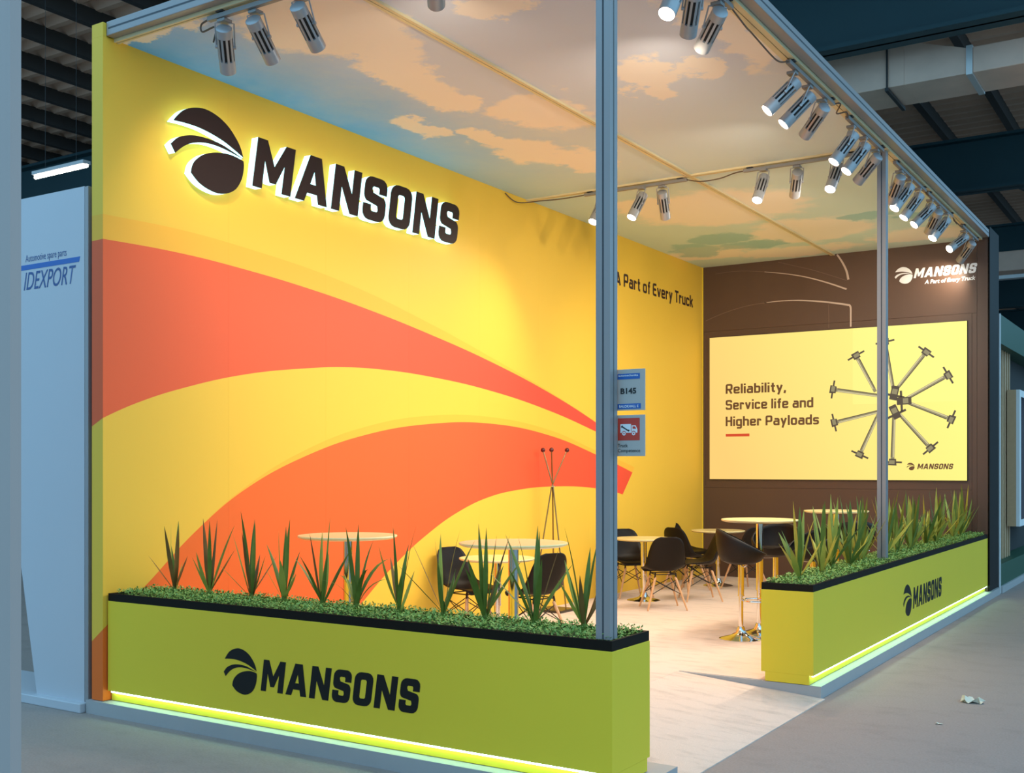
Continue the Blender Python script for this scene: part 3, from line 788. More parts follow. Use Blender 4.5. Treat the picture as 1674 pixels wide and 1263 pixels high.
# pictured torque rods, fanned out around a hub
tips = [(1.969, 2.669), (1.986, 2.22), (2.271, 3.102), (2.650, 3.263), (3.162, 3.103), (3.431, 2.791), (3.469, 2.235), (3.216, 1.869), (2.744, 1.692), (2.321, 1.794)]
hubs = [(2.60, 2.56), (2.60, 2.36), (2.52, 2.62), (2.755, 2.64), (2.80, 2.65), (2.90, 2.50), (2.92, 2.47), (2.80, 2.35), (2.765, 2.33), (2.56, 2.32)]
for (tx, tz), (hx, hz) in zip(tips, hubs):
    bm = bmesh.new(); v = Vector((tx - hx, tz - hz)); L = v.length; v /= L; nrm = Vector((-v.y, v.x))
    def q(a, b): p = Vector((hx, hz)) + v * a + nrm * b; return (p.x, p.y)
    lay = lambda pts, d, mi: prism(bm, [pts], scr, d - .0004, d, mi, mi)
    lay([q(0, -.022), q(L, -.026), q(L, .026), q(0, .022)], .0010, 0)
    lay([q(.05, .004), q(L - .04, .006), q(L - .04, .020), q(.05, .018)], .0015, 2)
    lay([q(.05, -.022), q(L - .04, -.026), q(L - .04, -.014), q(.05, -.012)], .0015, 1)
    lay([q(L - .02, -.046), q(L + .07, -.056), q(L + .07, .056), q(L - .02, .046)], .0018, 1)
    lay([q(L + .0, -.045), q(L + .05, -.045), q(L + .05, .03), q(L + .0, .03)], .0024, 0)
    lay([q(L + .014, -.125), q(L + .038, -.125), q(L + .038, .125), q(L + .014, .125)], .0022, 1)
    obj('pictured_rod', bm, ['scr_steel', 'scr_dark', 'scr_light'], sc)
for (hx, hz, a) in ((2.77, 2.60, 1.35), (2.90, 2.485, 0.05), (2.775, 2.345, 2.0)):
    bm = bmesh.new(); ca, sa = math.cos(a), math.sin(a)
    def q(u, w): return (hx + u * ca - w * sa, hz + u * sa + w * ca)
    prism(bm, [[q(-.10, -.05), q(.09, -.05), q(.09, .05), q(-.10, .05)]], scr, .002, .0026, 0, 0)
    prism(bm, [[q(-.02, -.035), q(.05, -.035), q(.05, .035), q(-.02, .035)]], scr, .003, .0034, 1, 1)
    prism(bm, [[q(-.055, -.14), q(-.025, -.14), q(-.025, .14), q(-.055, .14)]], scr, .0016, .0020, 0, 0)
    obj('pictured_hub', bm, ['scr_dark', 'scr_steel'], sc)

# logo and truck outline printed on the brown wall
bl = empty('printed_logo', (3.3, D, 4.2)); tag(bl, 'white firm logo with slogan at the upper right of the brown wall', 'logo')
bf = lambda a, b, d: (a - 3.3, -d, b - 4.2)
brand(bl, bf, 2.765, 4.055, .225, 3.01, 4.118, .80, .128, 'white', shear=.24, d=.004)
text('lettering', 'A Part of Every Truck', .63, .050, lambda a, b, d: bf(a + 3.15, b + 4.030, d), 'white', bl, bold=.03, shear=.2, d=.003)
tr = empty('printed_truck_outline', (1.2, D, 4.0)); tag(tr, 'thin pale lines of a truck cab printed on the brown wall', 'print')
M['line1'] = mat('pale_line', (0.55, 0.42, 0.34), .5); M['line2'] = mat('faint_line', (0.16, 0.095, 0.065), .5)
tf = lambda a, b, d: (a - 1.2, -d - .0008, b - 4.0)
def strip(pts, w0, w1, m):
    pts = [Vector((p[0], p[1], 0)) for p in pts]; P = spline(pts, 6); L = []; R_ = []
    for i, p in enumerate(P):
        t = (P[min(i + 1, len(P) - 1)] - P[max(0, i - 1)]).normalized(); n = Vector((-t.y, t.x, 0)); w = w0 + (w1 - w0) * i / (len(P) - 1)
        L.append((p + n * w / 2)); R_.append((p - n * w / 2))
    lp = [(p.x, p.y) for p in L] + [(p.x, p.y) for p in reversed(R_)]
    flat('outline_stroke', [lp], tf, m, tr)
strip([(1.99, 4.54), (2.06, 4.43), (2.12, 4.30), (2.145, 4.18)], .022, .03, 'line1')
strip([(.95, 4.40), (1.25, 4.345), (1.55, 4.27), (1.85, 4.165), (2.12, 4.05)], .006, .022, 'line1')
strip([(.2, 4.44), (.5, 4.45), (.75, 4.43), (.95, 4.40)], .006, .008, 'line2')
strip([(1.15, 4.52), (1.4, 4.44), (1.7, 4.34), (2.12, 4.17)], .006, .008, 'line2')
strip([(.05, 3.76), (.25, 3.83), (.49, 3.895), (.75, 3.94), (.98, 3.955)], .010, .010, 'line2')
strip([(.95, 3.955), (1.2, 3.963), (1.5, 3.945), (1.85, 3.893), (2.15, 3.83)], .008, .026, 'line1')
strip([(2.15, 3.835), (2.175, 3.80), (2.178, 3.70), (2.178, 3.53)], .026, .022, 'line1')
strip([(1.87, 3.86), (1.875, 3.70), (1.875, 3.53)], .006, .010, 'line2')

# ================================================================== SMALL SIGNS ON THE CORNER POST
def small_sign(z0, label):
    e = empty('small_sign', (3.928, .135, z0)); tag(e, label, 'sign')
    obj('board', bx(-.085, .080, -.004, .004, 0, .208, bev=.001), 'signgrey', e)
    obj('clip', bx(-.105, -.06, .004, .012, .09, .12), 'alu', e)
    return e
s1 = small_sign(1.886, 'grey stand number sign with blue bars, fixed to the corner post')
s1fn = lambda a, b, d: (a, -.0041 - d, b)
flat('blue_bar', [rect2(-.072, .158, .053, .186)], s1fn, 'blue', s1)
text('lettering', 'automechanika', .110, .0095, lambda a, b, d: s1fn(a - .066, b + .172, d + .0012), 'white', s1, bold=.015)
text('lettering', 'ISTANBUL', .035, .005, lambda a, b, d: s1fn(a - .066, b + .162, d + .0012), 'white', s1, bold=.01) if False else None
text('lettering', 'B145', .088, .0265, lambda a, b, d: s1fn(a - .055, b + .085, d), 'ink', s1, bold=.035)
flat('blue_bar', [rect2(-.072, .008, .058, .034)], s1fn, 'blue', s1)
text('lettering', 'BALOKHALL E', .108, .0115, lambda a, b, d: s1fn(a - .062, b + .015, d + .0012), 'white', s1, bold=.02)
s2 = small_sign(1.655, 'grey sign with a red truck pictogram, below the stand number sign')
flat('red_field', [rect2(-.070, .080, .052, .192)], s1fn, 'red', s2)
td = lambda a, b, d: s1fn(a, b, d + .0012)
flat('truck_pictogram', [[(-.055, .118), (-.046, .118)] + arc(-.035, .116, .012, 170, 10, 5) + [(.0, .118), (.006, .118)] + arc(.019, .116, .012, 170, 10, 5) + [(.040, .118), (.040, .135), (.030, .155), (.008, .155), (.008, .124), (.004, .124), (.004, .162), (-.055, .162)]], td, 'white', s2)
for cx in (-.035, .019):
    flat('truck_pictogram', [arc(cx, .114, .0095, 0, 350, 12), arc(cx, .114, .004, 350, 0, 8)], td, 'white', s2)
te = lambda a, b, d: s1fn(a, b, d + .0024)
flat('truck_window', [[(.014, .138), (.034, .138), (.027, .150), (.014, .150)]], te, 'red', s2)
flat('wrench_pictogram', [[(-.050, .152), (-.044, .156), (-.040, .150), (-.012, .133), (-.006, .134), (-.003, .128), (-.009, .124), (-.015, .128), (-.043, .145), (-.050, .144)]], te, 'ink', s2)
text('lettering', 'Truck', .056, .0165, lambda a, b, d: s1fn(a - .070, b + .046, d), 'ink', s2, bold=.012)
text('lettering', 'Competence', .125, .0165, lambda a, b, d: s1fn(a - .070, b + .020, d), 'ink', s2, bold=.008)

# ================================================================== SPOTLIGHTS
Rl = [(3.830, 1.0, -0.1, -0.5, -0.86), (3.830, 1.184, -0.451, 0.685, -0.572), (3.830, 1.574, -0.666, 0.612, -0.427), (3.830, 3.050, -0.607, -0.373, -0.701),
      (3.830, 3.400, -0.605, -0.343, -0.718), (3.830, 3.730, -0.690, 0.532, -0.491), (3.830, 4.570, -0.459, -0.393, -0.797), (3.830, 4.95, -0.459, -0.422, -0.782),
      (3.830, 5.35, -0.714, 0.389, -0.582), (3.830, 6.20, -0.469, 0.638, -0.611), (3.830, 6.610, -0.404, -0.475, -0.782), (3.830, 7.044, -0.466, -0.385, -0.797),
      (3.830, 7.629, -0.531, -0.488, -0.693), (3.830, 7.940, -0.498, 0.652, -0.572), (3.830, 8.400, -0.424, -0.517, -0.743), (3.830, 9.50, -0.502, -0.657, -0.562), (3.830, 9.95, -0.591, 0.500, -0.600)]
Xl = [(0.944, 5.480, -0.107, -0.535, -0.838), (1.415, 5.480, -0.208, -0.482, -0.851), (1.623, 5.480, -0.167, 0.657, -0.735), (2.714, 5.480, -0.057, -0.522, -0.851),
      (3.041, 5.480, -0.349, 0.772, -0.532), (3.433, 5.480, -0.101, -0.556, -0.825)]
Fl = [(1.038, 0.10, -0.498, 0.586, -0.639), (1.296, 0.10, -0.218, 0.798, -0.562), (1.677, 0.10, -0.193, 0.818, -0.542), (2.722, 0.10, -0.526, 0.770, -0.360)]
TZ = 4.492      # underside of the track
def mk_parts():
    r = .052; L = .31
    p = {}
    bm = bmesh.new(); lathe(bm, [(0, 0), (r * .86, 0), (r, .006), (r, .062), (r * .9, .064), (0, .064)], 20); p['rear_cap'] = bm
    bm = bmesh.new()
    for k in range(10):
        a = 2 * PI * k / 10; h = .30 * 2 * PI / 10
        loop = [(r * math.cos(a + s), r * math.sin(a + s)) for s in (-h / 1.3, 0, h / 1.3)] + [((r - .007) * math.cos(a + s), (r - .007) * math.sin(a + s)) for s in (h / 1.3, 0, -h / 1.3)]
        prism(bm, [loop], lambda u, v, d: (u, v, d), .063, .222)
    p['cooling_fins'] = bm
    bm = bmesh.new(); lathe(bm, [(0, .064), (r * .70, .064), (r * .70, .222), (0, .222)], 16); p['lamp_core'] = bm
    bm = bmesh.new(); lathe(bm, [(0, .222), (r, .222), (r * 1.02, L), (r * .93, L), (r * .90, L - .016), (0, L - .016)], 20); p['front_ring'] = bm
    bm = bmesh.new(); lathe(bm, [(0, L - .010), (r * .92, L - .010), (r * .92, L - .006), (0, L - .002)], 20); p['lens'] = bm
    out = {}
    for k, b in p.items():
        bmesh.ops.recalc_face_normals(b, faces=b.faces[:])
        me = bpy.data.meshes.new(k); b.to_mesh(me); b.free()
        me.materials.append(M[{'rear_cap': 'lamp_grey', 'cooling_fins': 'lamp_grey', 'lamp_core': 'lamp_dark', 'front_ring': 'lamp_grey', 'lens': 'lens'}[k]])
        for q in me.polygons: q.use_smooth = (k != 'cooling_fins')
        me.set_sharp_from_angle(angle=math.radians(40))
        out[k] = me
    return out
LP = mk_parts()
def spot(x, y, dx, dy, dz, label, group, power):
    d = Vector((dx, dy, dz)).normalized()
    rear = Vector((x, y, 4.425)); piv = rear + d * .135
    base = Vector((piv.x * .35 + x * .65, piv.y * .35 + y * .65, TZ))
    e = empty('track_spotlight', base); tag(e, label, 'spotlight', group)
    side = d.cross(Vector((0, 0, 1))).normalized()
    mtx = Matrix.Translation(rear - base) @ frame_to(d)
    for k, me in LP.items():
        o = link(bpy.data.objects.new(k, me), e); o.matrix_basis = mtx
    obj('track_adapter', bx(-.035, .035, -.035, .035, -.022, 0, bev=.004), 'track', e)
    bm = bmesh.new(); pv = piv - base
    for s in (-1, 1):
        a = Vector((0, 0, -.020)) + side * s * .02; b = Vector((0, 0, -.026)) + side * s * .060; c = pv + side * s * .060
        tube(bm, [a, b, (b + c) / 2, c], .0055, 6)
        rod(bm, pv + side * s * .046, pv + side * s * .066, .011, n=10)
    obj('yoke', bm, 'lamp_grey', e)
    ld = bpy.data.lights.new('spot_beam', 'SPOT'); ld.energy = power; ld.color = SPOT_COL
    ld.spot_size = math.radians(116); ld.spot_blend = 1.0; ld.shadow_soft_size = .04
    lo = link(bpy.data.objects.new('spot_beam', ld), e)
    lo.matrix_basis = Matrix.Translation(rear - base + d * .335) @ Vector(-d).to_track_quat('Z', 'Y').to_matrix().to_4x4()
    return e
NM = 'silver slotted spotlight, %s from %s'
for i, l in enumerate(Rl):
    spot(*l, NM % (ORD[len(Rl) - 1 - i], 'the brown wall on the side track'), 'spotlights on the side track', SPOT_W * ((.8, .45)[i - 15] if i > 14 else 1.0))
for i, l in enumerate(Xl): spot(*l, NM % (ORD[i], 'the yellow wall on the cross track'), 'spotlights on the cross track', SPOT_W * (.7 if i < 3 else 1.0))
for i, l in enumerate(Fl): spot(*l, NM % (ORD[i], 'the yellow wall on the front track'), 'spotlights on the front track', SPOT_W * .38)

def track(a, b, label, axis):
    a, b = Vector(a), Vector(b); e = empty('light_track', a); tag(e, label, 'light track')
    L = (b - a).length
    if axis == 'x': obj('rail', bx(0, L, -.017, .017, TZ - a.z, TZ - a.z + .03, bev=.002), 'track', e)
    else: obj('rail', bx(-.017, .017, 0, L, TZ - a.z, TZ - a.z + .03, bev=.002), 'track', e)
    for t in (.06, .94):
        p = L * t
        q = (p, 0) if axis == 'x' else (0, p)
        bm = bx(q[0] - .012, q[0] + .012, q[1] - .012, q[1] + .012, .03, 4.535 - TZ, bev=.001); box(bm, q[0] - .03, q[0] + .03, q[1] - .03, q[1] + .03, 4.525 - TZ, 4.532 - TZ)
        obj('bracket', bm, 'bracket', e)
for i, (a, b) in enumerate(((.5, 1.75), (2.85, 3.95), (4.35, 5.50), (5.95, 7.25), (7.35, 8.65), (9.25, 10.25))):
    track((3.83, a, TZ), (3.83, b, TZ), 'grey lighting track on the open side, %s from the front' % ORD[i], 'y')
track((.72, 5.48, TZ), (1.90, 5.48, TZ), 'grey lighting track across the stand beside the yellow wall', 'x')
track((2.50, 5.48, TZ), (3.62, 5.48, TZ), 'grey lighting track across the stand beside the middle post', 'x')
track((.90, .10, TZ), (2.95, .10, TZ), 'grey lighting track behind the front beam', 'x')
def cable(pts, label):
    bm = bmesh.new(); tube(bm, spline(pts, 7), .006, 6); tag(obj('cable', bm, 'cable'), label, 'cable')
cable([(.004, 5.02, 4.53), (.05, 5.2, 4.46), (.22, 5.42, 4.50), (.42, 5.48, 4.505), (.72, 5.48, 4.507)], 'thin cable hanging between the yellow wall and the cross track')
cable([(1.90, 5.48, 4.507), (2.05, 5.485, 4.47), (2.25, 5.48, 4.47), (2.40, 5.48, 4.50), (2.50, 5.48, 4.507)], 'thin cable linking the two cross tracks')
cable([(3.83, 1.75, 4.507), (3.85, 1.95, 4.45), (3.80, 2.2, 4.50), (3.83, 2.5, 4.44), (3.82, 2.70, 4.46), (3.83, 2.85, 4.507)], 'looped cable between the first and second side tracks')
cable([(3.83, 3.95, 4.507), (3.86, 4.05, 4.53), (3.80, 4.15, 4.49), (3.85, 4.25, 4.52), (3.83, 4.35, 4.507)], 'tangled cable between the second and third side tracks')
cable([(3.83, 7.25, 4.507), (3.86, 7.28, 4.46), (3.80, 7.32, 4.53), (3.83, 7.35, 4.507)], 'short cable loop between the fourth and fifth side tracks')
cable([(3.83, 8.65, 4.507), (3.86, 8.78, 4.44), (3.80, 8.9, 4.52), (3.86, 9.05, 4.45), (3.83, 9.25, 4.507)], 'looped cable before the last side track')
cable([(.90, .10, 4.507), (.83, .10, 4.49), (.84, .10, 4.44), (.95, .11, 4.45), (.92, .12, 4.36)], 'cable end with plug hanging from the front track')

# ================================================================== FURNITURE
def shell_mesh():
    prof = [(.225, .400, .165, .0), (.205, .428, .200, .006), (.12, .432, .222, .022), (.0, .424, .232, .042), (-.11, .428, .234, .066), (-.180, .465, .230, .082),
            (-.212, .53, .222, .078), (-.232, .60, .213, .062), (-.248, .68, .200, .045), (-.262, .75, .178, .030), (-.272, .80, .140, .020), (-.276, .822, .085, .015)]
    P = spline([(a, b, c) for a, b, c, d in prof], 3); K = spline([(d, 0, 0) for a, b, c, d in prof], 3)
    bm = bmesh.new(); ns = 12; rows = []
    for i, p in enumerate(P):
        a, b = P[max(0, i - 1)], P[min(len(P) - 1, i + 1)]
        ty, tz = b.x - a.x, b.y - a.y; l = math.hypot(ty, tz); ny, nz = tz / l, -ty / l   # towards the sitter
        row = []
        for k in range(ns + 1):
            s = -1 + 2 * k / ns; c = K[i].x * abs(s) ** 2.3
            row.append(bm.verts.new((p.z * s, p.x + ny * c, p.y + nz * c)))
        rows.append(row)
    for a, b in zip(rows, rows[1:]):
        for k in range(ns): bm.faces.new((a[k], a[k + 1], b[k + 1], b[k]))
    return bm
def make_chair():
    e = empty('dining_chair')
    s = obj('seat_shell', shell_mesh(), 'shell', e, smooth=True)
    md = s.modifiers.new('thickness', 'SOLIDIFY'); md.thickness = .011; md.offset = -1
    tops = {}
    for sx in (-1, 1):
        for sy in (-1, 1):
            t = Vector((sx * .115, sy * .12 - .0, .365)); f = Vector((sx * .225, sy * .215 - .01, 0)); tops[sx, sy] = (t, f)
            bm = bmesh.new(); rod(bm, f, t, .0095, .0155, 10); lg = obj('leg', bm, 'wood', e, smooth=True)
            bm = bmesh.new(); rod(bm, t + (f - t) * .12, t + Vector((0, 0, .048)), .0085, .010, 8); obj('leg_bracket', bm, 'wire', lg)
    bm = bmesh.new()
    at = lambda k, q: tops[k][0] + (tops[k][1] - tops[k][0]) * q
    for a, b in (((-1, -1), (1, -1)), ((-1, 1), (1, 1)), ((-1, -1), (-1, 1)), ((1, -1), (1, 1))):
        rod(bm, at(a, .08), at(b, .52), .0045, n=6); rod(bm, at(b, .08), at(a, .52), .0045, n=6)
    for sy in (-1, 1): rod(bm, tops[-1, sy][0] + Vector((0, 0, .03)), tops[1, sy][0] + Vector((0, 0, .03)), .006, n=6)
    for sx in (-1, 1): rod(bm, tops[sx, -1][0] + Vector((0, 0, .03)), tops[sx, 1][0] + Vector((0, 0, .03)), .006, n=6)
    obj('wire_frame', bm, 'wire', e)
    return e
def face(o, x, y, fx, fy, z=0.0):
    o.location = (x, y, z); o.rotation_euler = (0, 0, math.atan2(-fx, fy)); return o
chairs = [(1.13, 6.57, -.62, .78, 'black shell chair with its back to the viewer, nearest the gap between the planters'),
          (.30, 7.42, .75, -.66, 'black shell chair behind the low table, facing the viewer, half hidden by the corner post'),
          (1.16, 7.55, -.80, -.60, 'black shell chair seen from its side, just left of the bar stool nearest the aisle'),
          (.60, 8.44, .30, .95, 'black shell chair seen from behind, between the two far low tables'),
          (.24, 9.32, .95, -.10, 'black shell chair farthest left at the back, top edge showing'),
          (1.20, 8.95, -.85, .50, 'black shell chair by the brown wall, under the tall round table in view'),
          (.36, 3.80, .98, -.20, 'black shell chair against the yellow wall behind the front planter'),
          (1.12, 3.82, -.93, .36, 'black shell chair behind the front planter, seen from its back')]
ch0 = make_chair()
for i, (x, y, fx, fy, lab) in enumerate(chairs):
    o = ch0 if i == 0 else copy_tree(ch0)
    face(o, x, y, fx, fy); tag(o, lab, 'chair', 'black shell chairs with wooden legs')

def make_table(name, h, r, rc):
    e = empty(name)
    bm = bmesh.new(); lathe(bm, [(0, h - .026), (r - .03, h - .026), (r - .004, h - .016), (r, h - .008), (r - .003, h - .001), (r - .01, h), (0, h)], 48); obj('table_top', bm, 'ttop', e, smooth=False)
    bm = bmesh.new(); lathe(bm, [(0, h - .04), (.11, h - .04), (.11, h - .027), (0, h - .027)], 24); obj('mounting_plate', bm, 'bracket', e)
    bm = bmesh.new(); lathe(bm, [(rc, .42), (rc, h - .04)] if h > .9 else [(rc, .30), (rc, h - .04)], 20); obj('column', bm, 'chrome', e, smooth=True)
    bm = bmesh.new(); z1 = .42 if h > .9 else .30; lathe(bm, [(rc * .8, .05), (rc * .8, z1), (rc * 1.08, z1), (rc * 1.08, z1 + .012), (rc, z1 + .013)], 20); obj('lower_column', bm, 'chrome', e, smooth=True)
    bm = bmesh.new(); lathe(bm, [(0, 0), (.20, 0), (.20, .006), (.18, .014), (.12, .026), (.06, .045), (.042, .075), (.036, .10), (0, .10)], 40); obj('base', bm, 'chrome', e, smooth=True)
    return e
bt = make_table('bar_table', 1.10, .365, .034)
tabs = [(2.715, 5.34, 'tall round bar table with white top, in the gap left of the side planter'), (2.72, 7.85, 'tall round bar table behind the side planter, in front of the brown wall'),
        (1.02, 1.32, 'tall round bar table behind the front planter, nearest the yellow wall'), (2.47, 1.32, 'tall round bar table behind the front planter, nearest the corner post')]
for i, (x, y, lab) in enumerate(tabs):
    o = bt if i == 0 else copy_tree(bt); o.location = (x, y, 0); tag(o, lab, 'table', 'tall bar tables')
lt_ = make_table('low_table', .75, .36, .036)
for i, (x, y, lab) in enumerate(((.72, 3.78, 'low round table with white top between two chairs behind the front planter'), (.62, 7.13, 'low round table with white top just right of the corner post'),
                                 (.75, 9.15, 'low round table with white top by the corner of yellow and brown walls'))):
    o = lt_ if i == 0 else copy_tree(lt_); o.location = (x, y, 0); tag(o, lab, 'table', 'low round tables')

def make_stool():
    e = empty('bar_stool'); z0 = .70
    bm = bmesh.new(); n = 36; rings = []
    h = lambda th: .235 * ((1 - math.cos(th)) / 2) ** .92
    lay = [(.06, 0, 0), (.13, .004, 0), (.185, .03, 0), (.215, .07, .12), (.232, .085, .5), (.235, .09, .85), (.228, .095, 1.0)]
    for r, z, k in lay:
        rings.append([bm.verts.new((r * math.sin(2 * PI * i / n) * 1.02, r * math.cos(2 * PI * i / n), z0 + z + k * h(2 * PI * i / n))) for i in range(n)])
    for a, b in zip(rings, rings[1:]):
        for i in range(n): bm.faces.new((a[i], a[(i + 1) % n], b[(i + 1) % n], b[i]))
    bm.faces.new(rings[0])
    s = obj('seat_shell', bm, 'leather', e, smooth=True); md = s.modifiers.new('thickness', 'SOLIDIFY'); md.thickness = .018; md.offset = -1
    bm = bmesh.new(); lathe(bm, [(0, z0 + .03), (.17, z0 + .03), (.195, z0 + .06), (.195, z0 + .085), (.175, z0 + .10), (0, z0 + .104)], 30); obj('cushion', bm, 'leather', e, smooth=True)
    bm = bmesh.new(); lathe(bm, [(.028, .40), (.028, z0 - .01)], 18); obj('column', bm, 'chrome', e, smooth=True)
    bm = bmesh.new(); lathe(bm, [(.021, .05), (.021, .40), (.031, .40), (.031, .408), (.028, .409)], 18); obj('lower_column', bm, 'chrome', e, smooth=True)
    bm = bmesh.new(); lathe(bm, [(0, 0), (.200, 0), (.202, .006), (.175, .016), (.10, .034), (.05, .062), (.034, .10), (.03, .115), (0, .115)], 40); obj('base', bm, 'chrome', e, smooth=True)
    bm = bmesh.new(); tube(bm, spline([(-.02, .02, .36), (-.12, .06, .36), (-.14, .16, .36), (-.05, .23, .36), (.05, .23, .36), (.14, .16, .36), (.12, .06, .36), (.02, .02, .36)], 5), .009, 8); obj('footrest', bm, 'chrome', e, smooth=True)
    bm = bmesh.new(); tube(bm, [(.02, 0, z0 - .015), (.13, .02, z0 - .02), (.19, .03, z0 - .004)], .005, 6); obj('lever', bm, 'chrome', e)
    return e
st0 = make_stool()
for i, (x, y, fx, fy, lab) in enumerate(((2.684, 4.93, .90, .42, 'black tub bar stool with chrome base in the gap, nearest the viewer'), (2.66, 5.95, .05, -1, 'black tub bar stool facing the viewer behind the tall table'),
                                         (3.13, 5.66, -.6, -.75, 'black tub bar stool hidden behind the first plants of the side planter'), (3.10, 7.15, -.5, .85, 'black tub bar stool behind the plants, at the farther tall table'))):
    o = st0 if i == 0 else copy_tree(st0); face(o, x, y, fx, fy); tag(o, lab, 'bar stool', 'black bar stools')

cs = empty('coat_stand', (.215, 5.72, 0)); tag(cs, 'slim tripod coat stand with dark red balls by the yellow wall', 'coat stand')
obj('base_plate', bx(-.17, .17, -.17, .17, 0, .028, bev=.004), 'plate', cs)
Rv = Vector((math.cos(.569), math.sin(.569), 0)); Fv = Vector((-math.sin(.569), math.cos(.569), 0))
waist = Rv * -.03 + Vector((0, 0, 1.385))
for i, (u, w) in enumerate(((-.135, .05), (-.045, -.10), (.135, .06))):
    tip = Rv * u + Fv * w + Vector((0, 0, 1.79))
    dv = (waist - tip); foot = tip + dv * ((1.79 - .028) / (1.79 - 1.385)) ; foot = waist + Vector((( foot - waist).x * .42, (foot - waist).y * .42, 0)); foot.z = .028
    wj = waist + (tip - waist) * Vector((1, 1, 0)).length * 0 + Vector(((waist - tip).x, (waist - tip).y, 0)) * .06
    bm = bmesh.new(); tube(bm, [tip, wj, foot], .008, 8); p = obj('rod', bm, 'brass', cs)
    bm = bmesh.new(); bmesh.ops.create_uvsphere(bm, u_segments=14, v_segments=10, radius=.026, matrix=Matrix.Translation(tip)); obj('ball', bm, 'ball', p, smooth=True)
bm = bmesh.new(); tube(bm, [waist + Vector((.028 * math.cos(a * PI / 8), .028 * math.sin(a * PI / 8), 0)) for a in range(16)], .005, 6, closed=True); obj('collar', bm, 'chrome', cs)

# ================================================================== NEIGHBOURS
# pale tapered panel of the next stand, left of the yellow wall
ip = empty('tapered_panel', (-.5, -.03, FL)); tag(ip, 'tall pale tapering panel with blue lettering beside the yellow wall', 'panel')
ifn = lambda a, b, d: (a + .5, -d, b - FL)
bm = bmesh.new(); prism(bm, [[(-.742, -.03), (-.20, -.03), (-.20, 3.548), (-1.48, 3.556)]], ifn, -.10, 0.0); obj('board', bm, 'panelwhite', ip)
obj('edge_post', bx(.302, .340, -.0, .12, .02, 3.64, bev=.003), 'alu', ip)
obj('base_slab', bx(-1.5, .334, -.06, .5, 0, .065, bev=.006), 'panelwhite', ip)
text('lettering', 'Automotive spare parts', .476, .050, lambda a, b, d: ifn(a - .873, b + 3.088, d), 'navy', ip, bold=.0)
flat('blue_stripe', [[(-1.25, 3.030), (-.258, 3.030), (-.245, 3.066), (-1.25, 3.066)]], ifn, 'blue', ip)
text('lettering', 'IDEXPORT', .575, .125, lambda a, b, d: ifn(a - .895, b + 2.885, d), 'navy', ip, bold=.004, shear=.22)
# dark cabinet glimpsed under the slanting edge
dk = empty('dark_cabinet', (-1.3, .9, FL)); tag(dk, 'dark cabinet glimpsed under the slanting edge of the pale panel', 'cabinet')
obj('body', bx(-.6, .5, 0, .6, 0, .38, bev=.004), 'glossblack', dk); obj('top', bx(-.62, .52, -.02, .62, .38, .40), 'white_trim', dk)
obj('back_board', bx(-.6, .42, .55, .6, .40, 1.3), 'glossblack', dk); obj('stand_pole', bx(-.05, .0, .15, .2, .40, 1.2), 'glossblack', dk)
# foreground partition at the left edge
pa = empty('partition', (2.752, -2.466, FL)); tag(pa, 'grey partition edge in the foreground at the far left', 'partition')
obj('board', bx(-2.2, 0, -.04, .0, 0, 4.6, bev=.003), 'panelgrey', pa)
obj('edge_profile', bx(-.0, .012, -.042, .002, 0, 4.6), 'panelgrey', pa)

# green stand beyond the brown wall
gs = empty('green_stand', (3.95, 11.15, FL)); tag(gs, 'green stand with wooden slats beyond the brown wall', 'stand')
def G(x0, x1, y0, y1, z0, z1): return bx(x0 - 3.95, x1 - 3.95, y0 - 11.15, y1 - 11.15, z0 - FL, z1 - FL, bev=.003)
obj('plinth', G(3.2, 3.97, 11.15, 17, 0, .29), 'gr_green', gs)
obj('skirting', G(3.2, 4.0, 11.13, 17, FL, 0), 'white_trim', gs)
obj('edge_trim', G(3.955, 3.975, 11.10, 11.13, FL, 3.66), 'white', gs)
obj('side_board', G(3.55, 3.83, 11.55, 11.60, .29, 2.95), 'lightwood', gs)
for k in range(5): obj('slat', G(3.80, 3.84, 11.98 + k * .20, 12.04 + k * .20, .29, 3.3), 'lightwood', gs)
obj('back_board', G(3.2, 3.70, 11.20, 17, .29, 3.5), 'hallwall', gs)
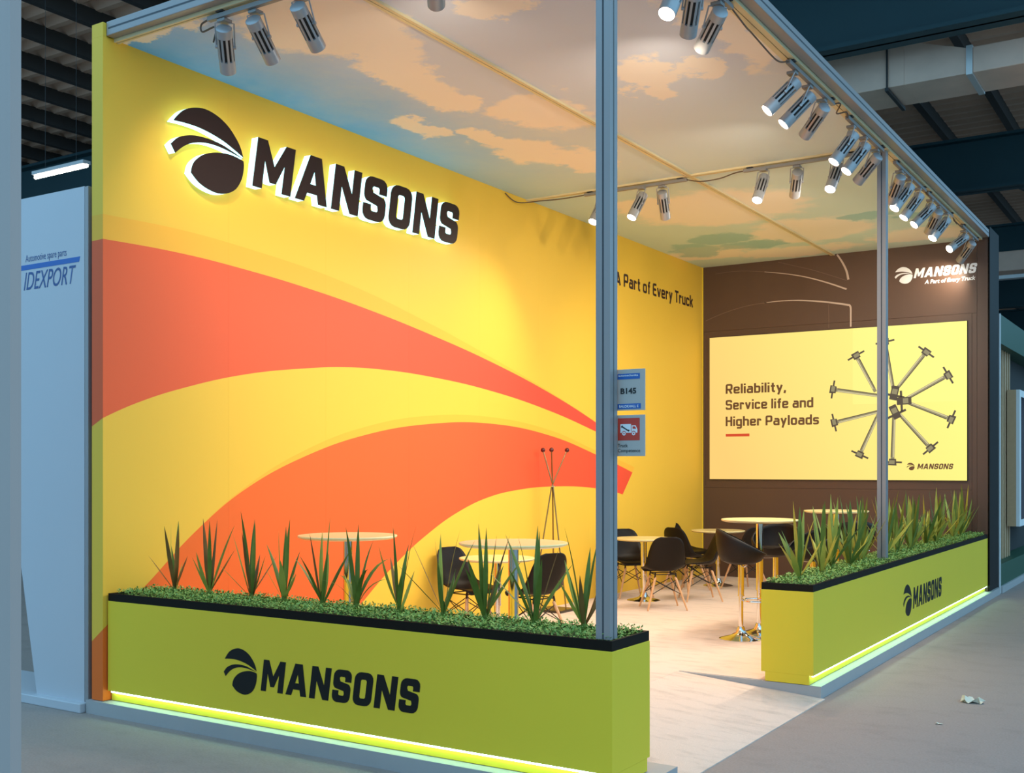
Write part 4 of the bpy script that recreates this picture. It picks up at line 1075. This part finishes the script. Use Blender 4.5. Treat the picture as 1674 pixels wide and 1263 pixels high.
obj('screen_box', G(3.845, 3.97, 12.50, 14.6, .74, 2.72), 'lightwood', gs)
obj('screen_frame', G(3.97, 4.02, 12.50, 14.6, .74, 2.72), 'white', gs)
obj('screen', G(4.02, 4.026, 12.62, 14.5, .84, 2.62), 'darkscreen', gs)
bm = bmesh.new()
prism(bm, [[(11.15, 3.66), (17, 3.66), (17, 3.27), (11.15, 3.27)]], lambda a, b, d: (d - 3.95, a - 11.15, b - FL), 3.5, 3.96)
obj('fascia', bm, 'gr_green', gs)
# air unit and beam seen above the green stand
hu = empty('hall_air_unit', (3.6, 19.0, 5.2)); tag(hu, 'pale boxy air unit hanging above the green stand', 'air unit')
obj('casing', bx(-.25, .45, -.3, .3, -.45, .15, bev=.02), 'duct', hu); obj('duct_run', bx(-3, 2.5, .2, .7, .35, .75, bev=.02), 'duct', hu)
obj('hanger', bx(-.02, .02, -.02, .02, .15, 2.9), 'purlin', hu); obj('support_rail', bx(-3, 2.5, -.1, .1, .15, .22), 'tape', hu)
far = empty('far_stand', (0, 26, FL)); tag(far, 'dim far stand closing the view at the right edge', 'stand')
obj('wall_board', bx(-4, 9, 0, .2, 0, 4.2), 'panelgrey', far); obj('dark_fascia', bx(-4, 9, -.3, 0, 3.4, 4.6), 'glossblack', far)

# paper scraps on the aisle carpet
def scrap(x, y, s, seed, label):
    r = random.Random(seed); bm = bmesh.new(); n = 5; g_ = []
    for i in range(n):
        g_.append([bm.verts.new((s * (i / (n - 1) - .5) + r.uniform(-.1, .1) * s, s * .8 * (j / (n - 1) - .5) + r.uniform(-.15, .15) * s, r.uniform(.002, .32) * s if (i + j) % 2 else .002)) for j in range(n)])
    for i in range(n - 1):
        for j in range(n - 1): bm.faces.new((g_[i][j], g_[i + 1][j], g_[i + 1][j + 1], g_[i][j + 1]))
    o = obj('paper_scrap', bm, 'paper'); o.location = (x, y, FL + .001); tag(o, label, 'paper')
scrap(4.93, 3.62, .15, 5, 'crumpled paper scrap on the aisle carpet'); scrap(4.875, 2.77, .04, 9, 'tiny paper scrap on the aisle carpet')
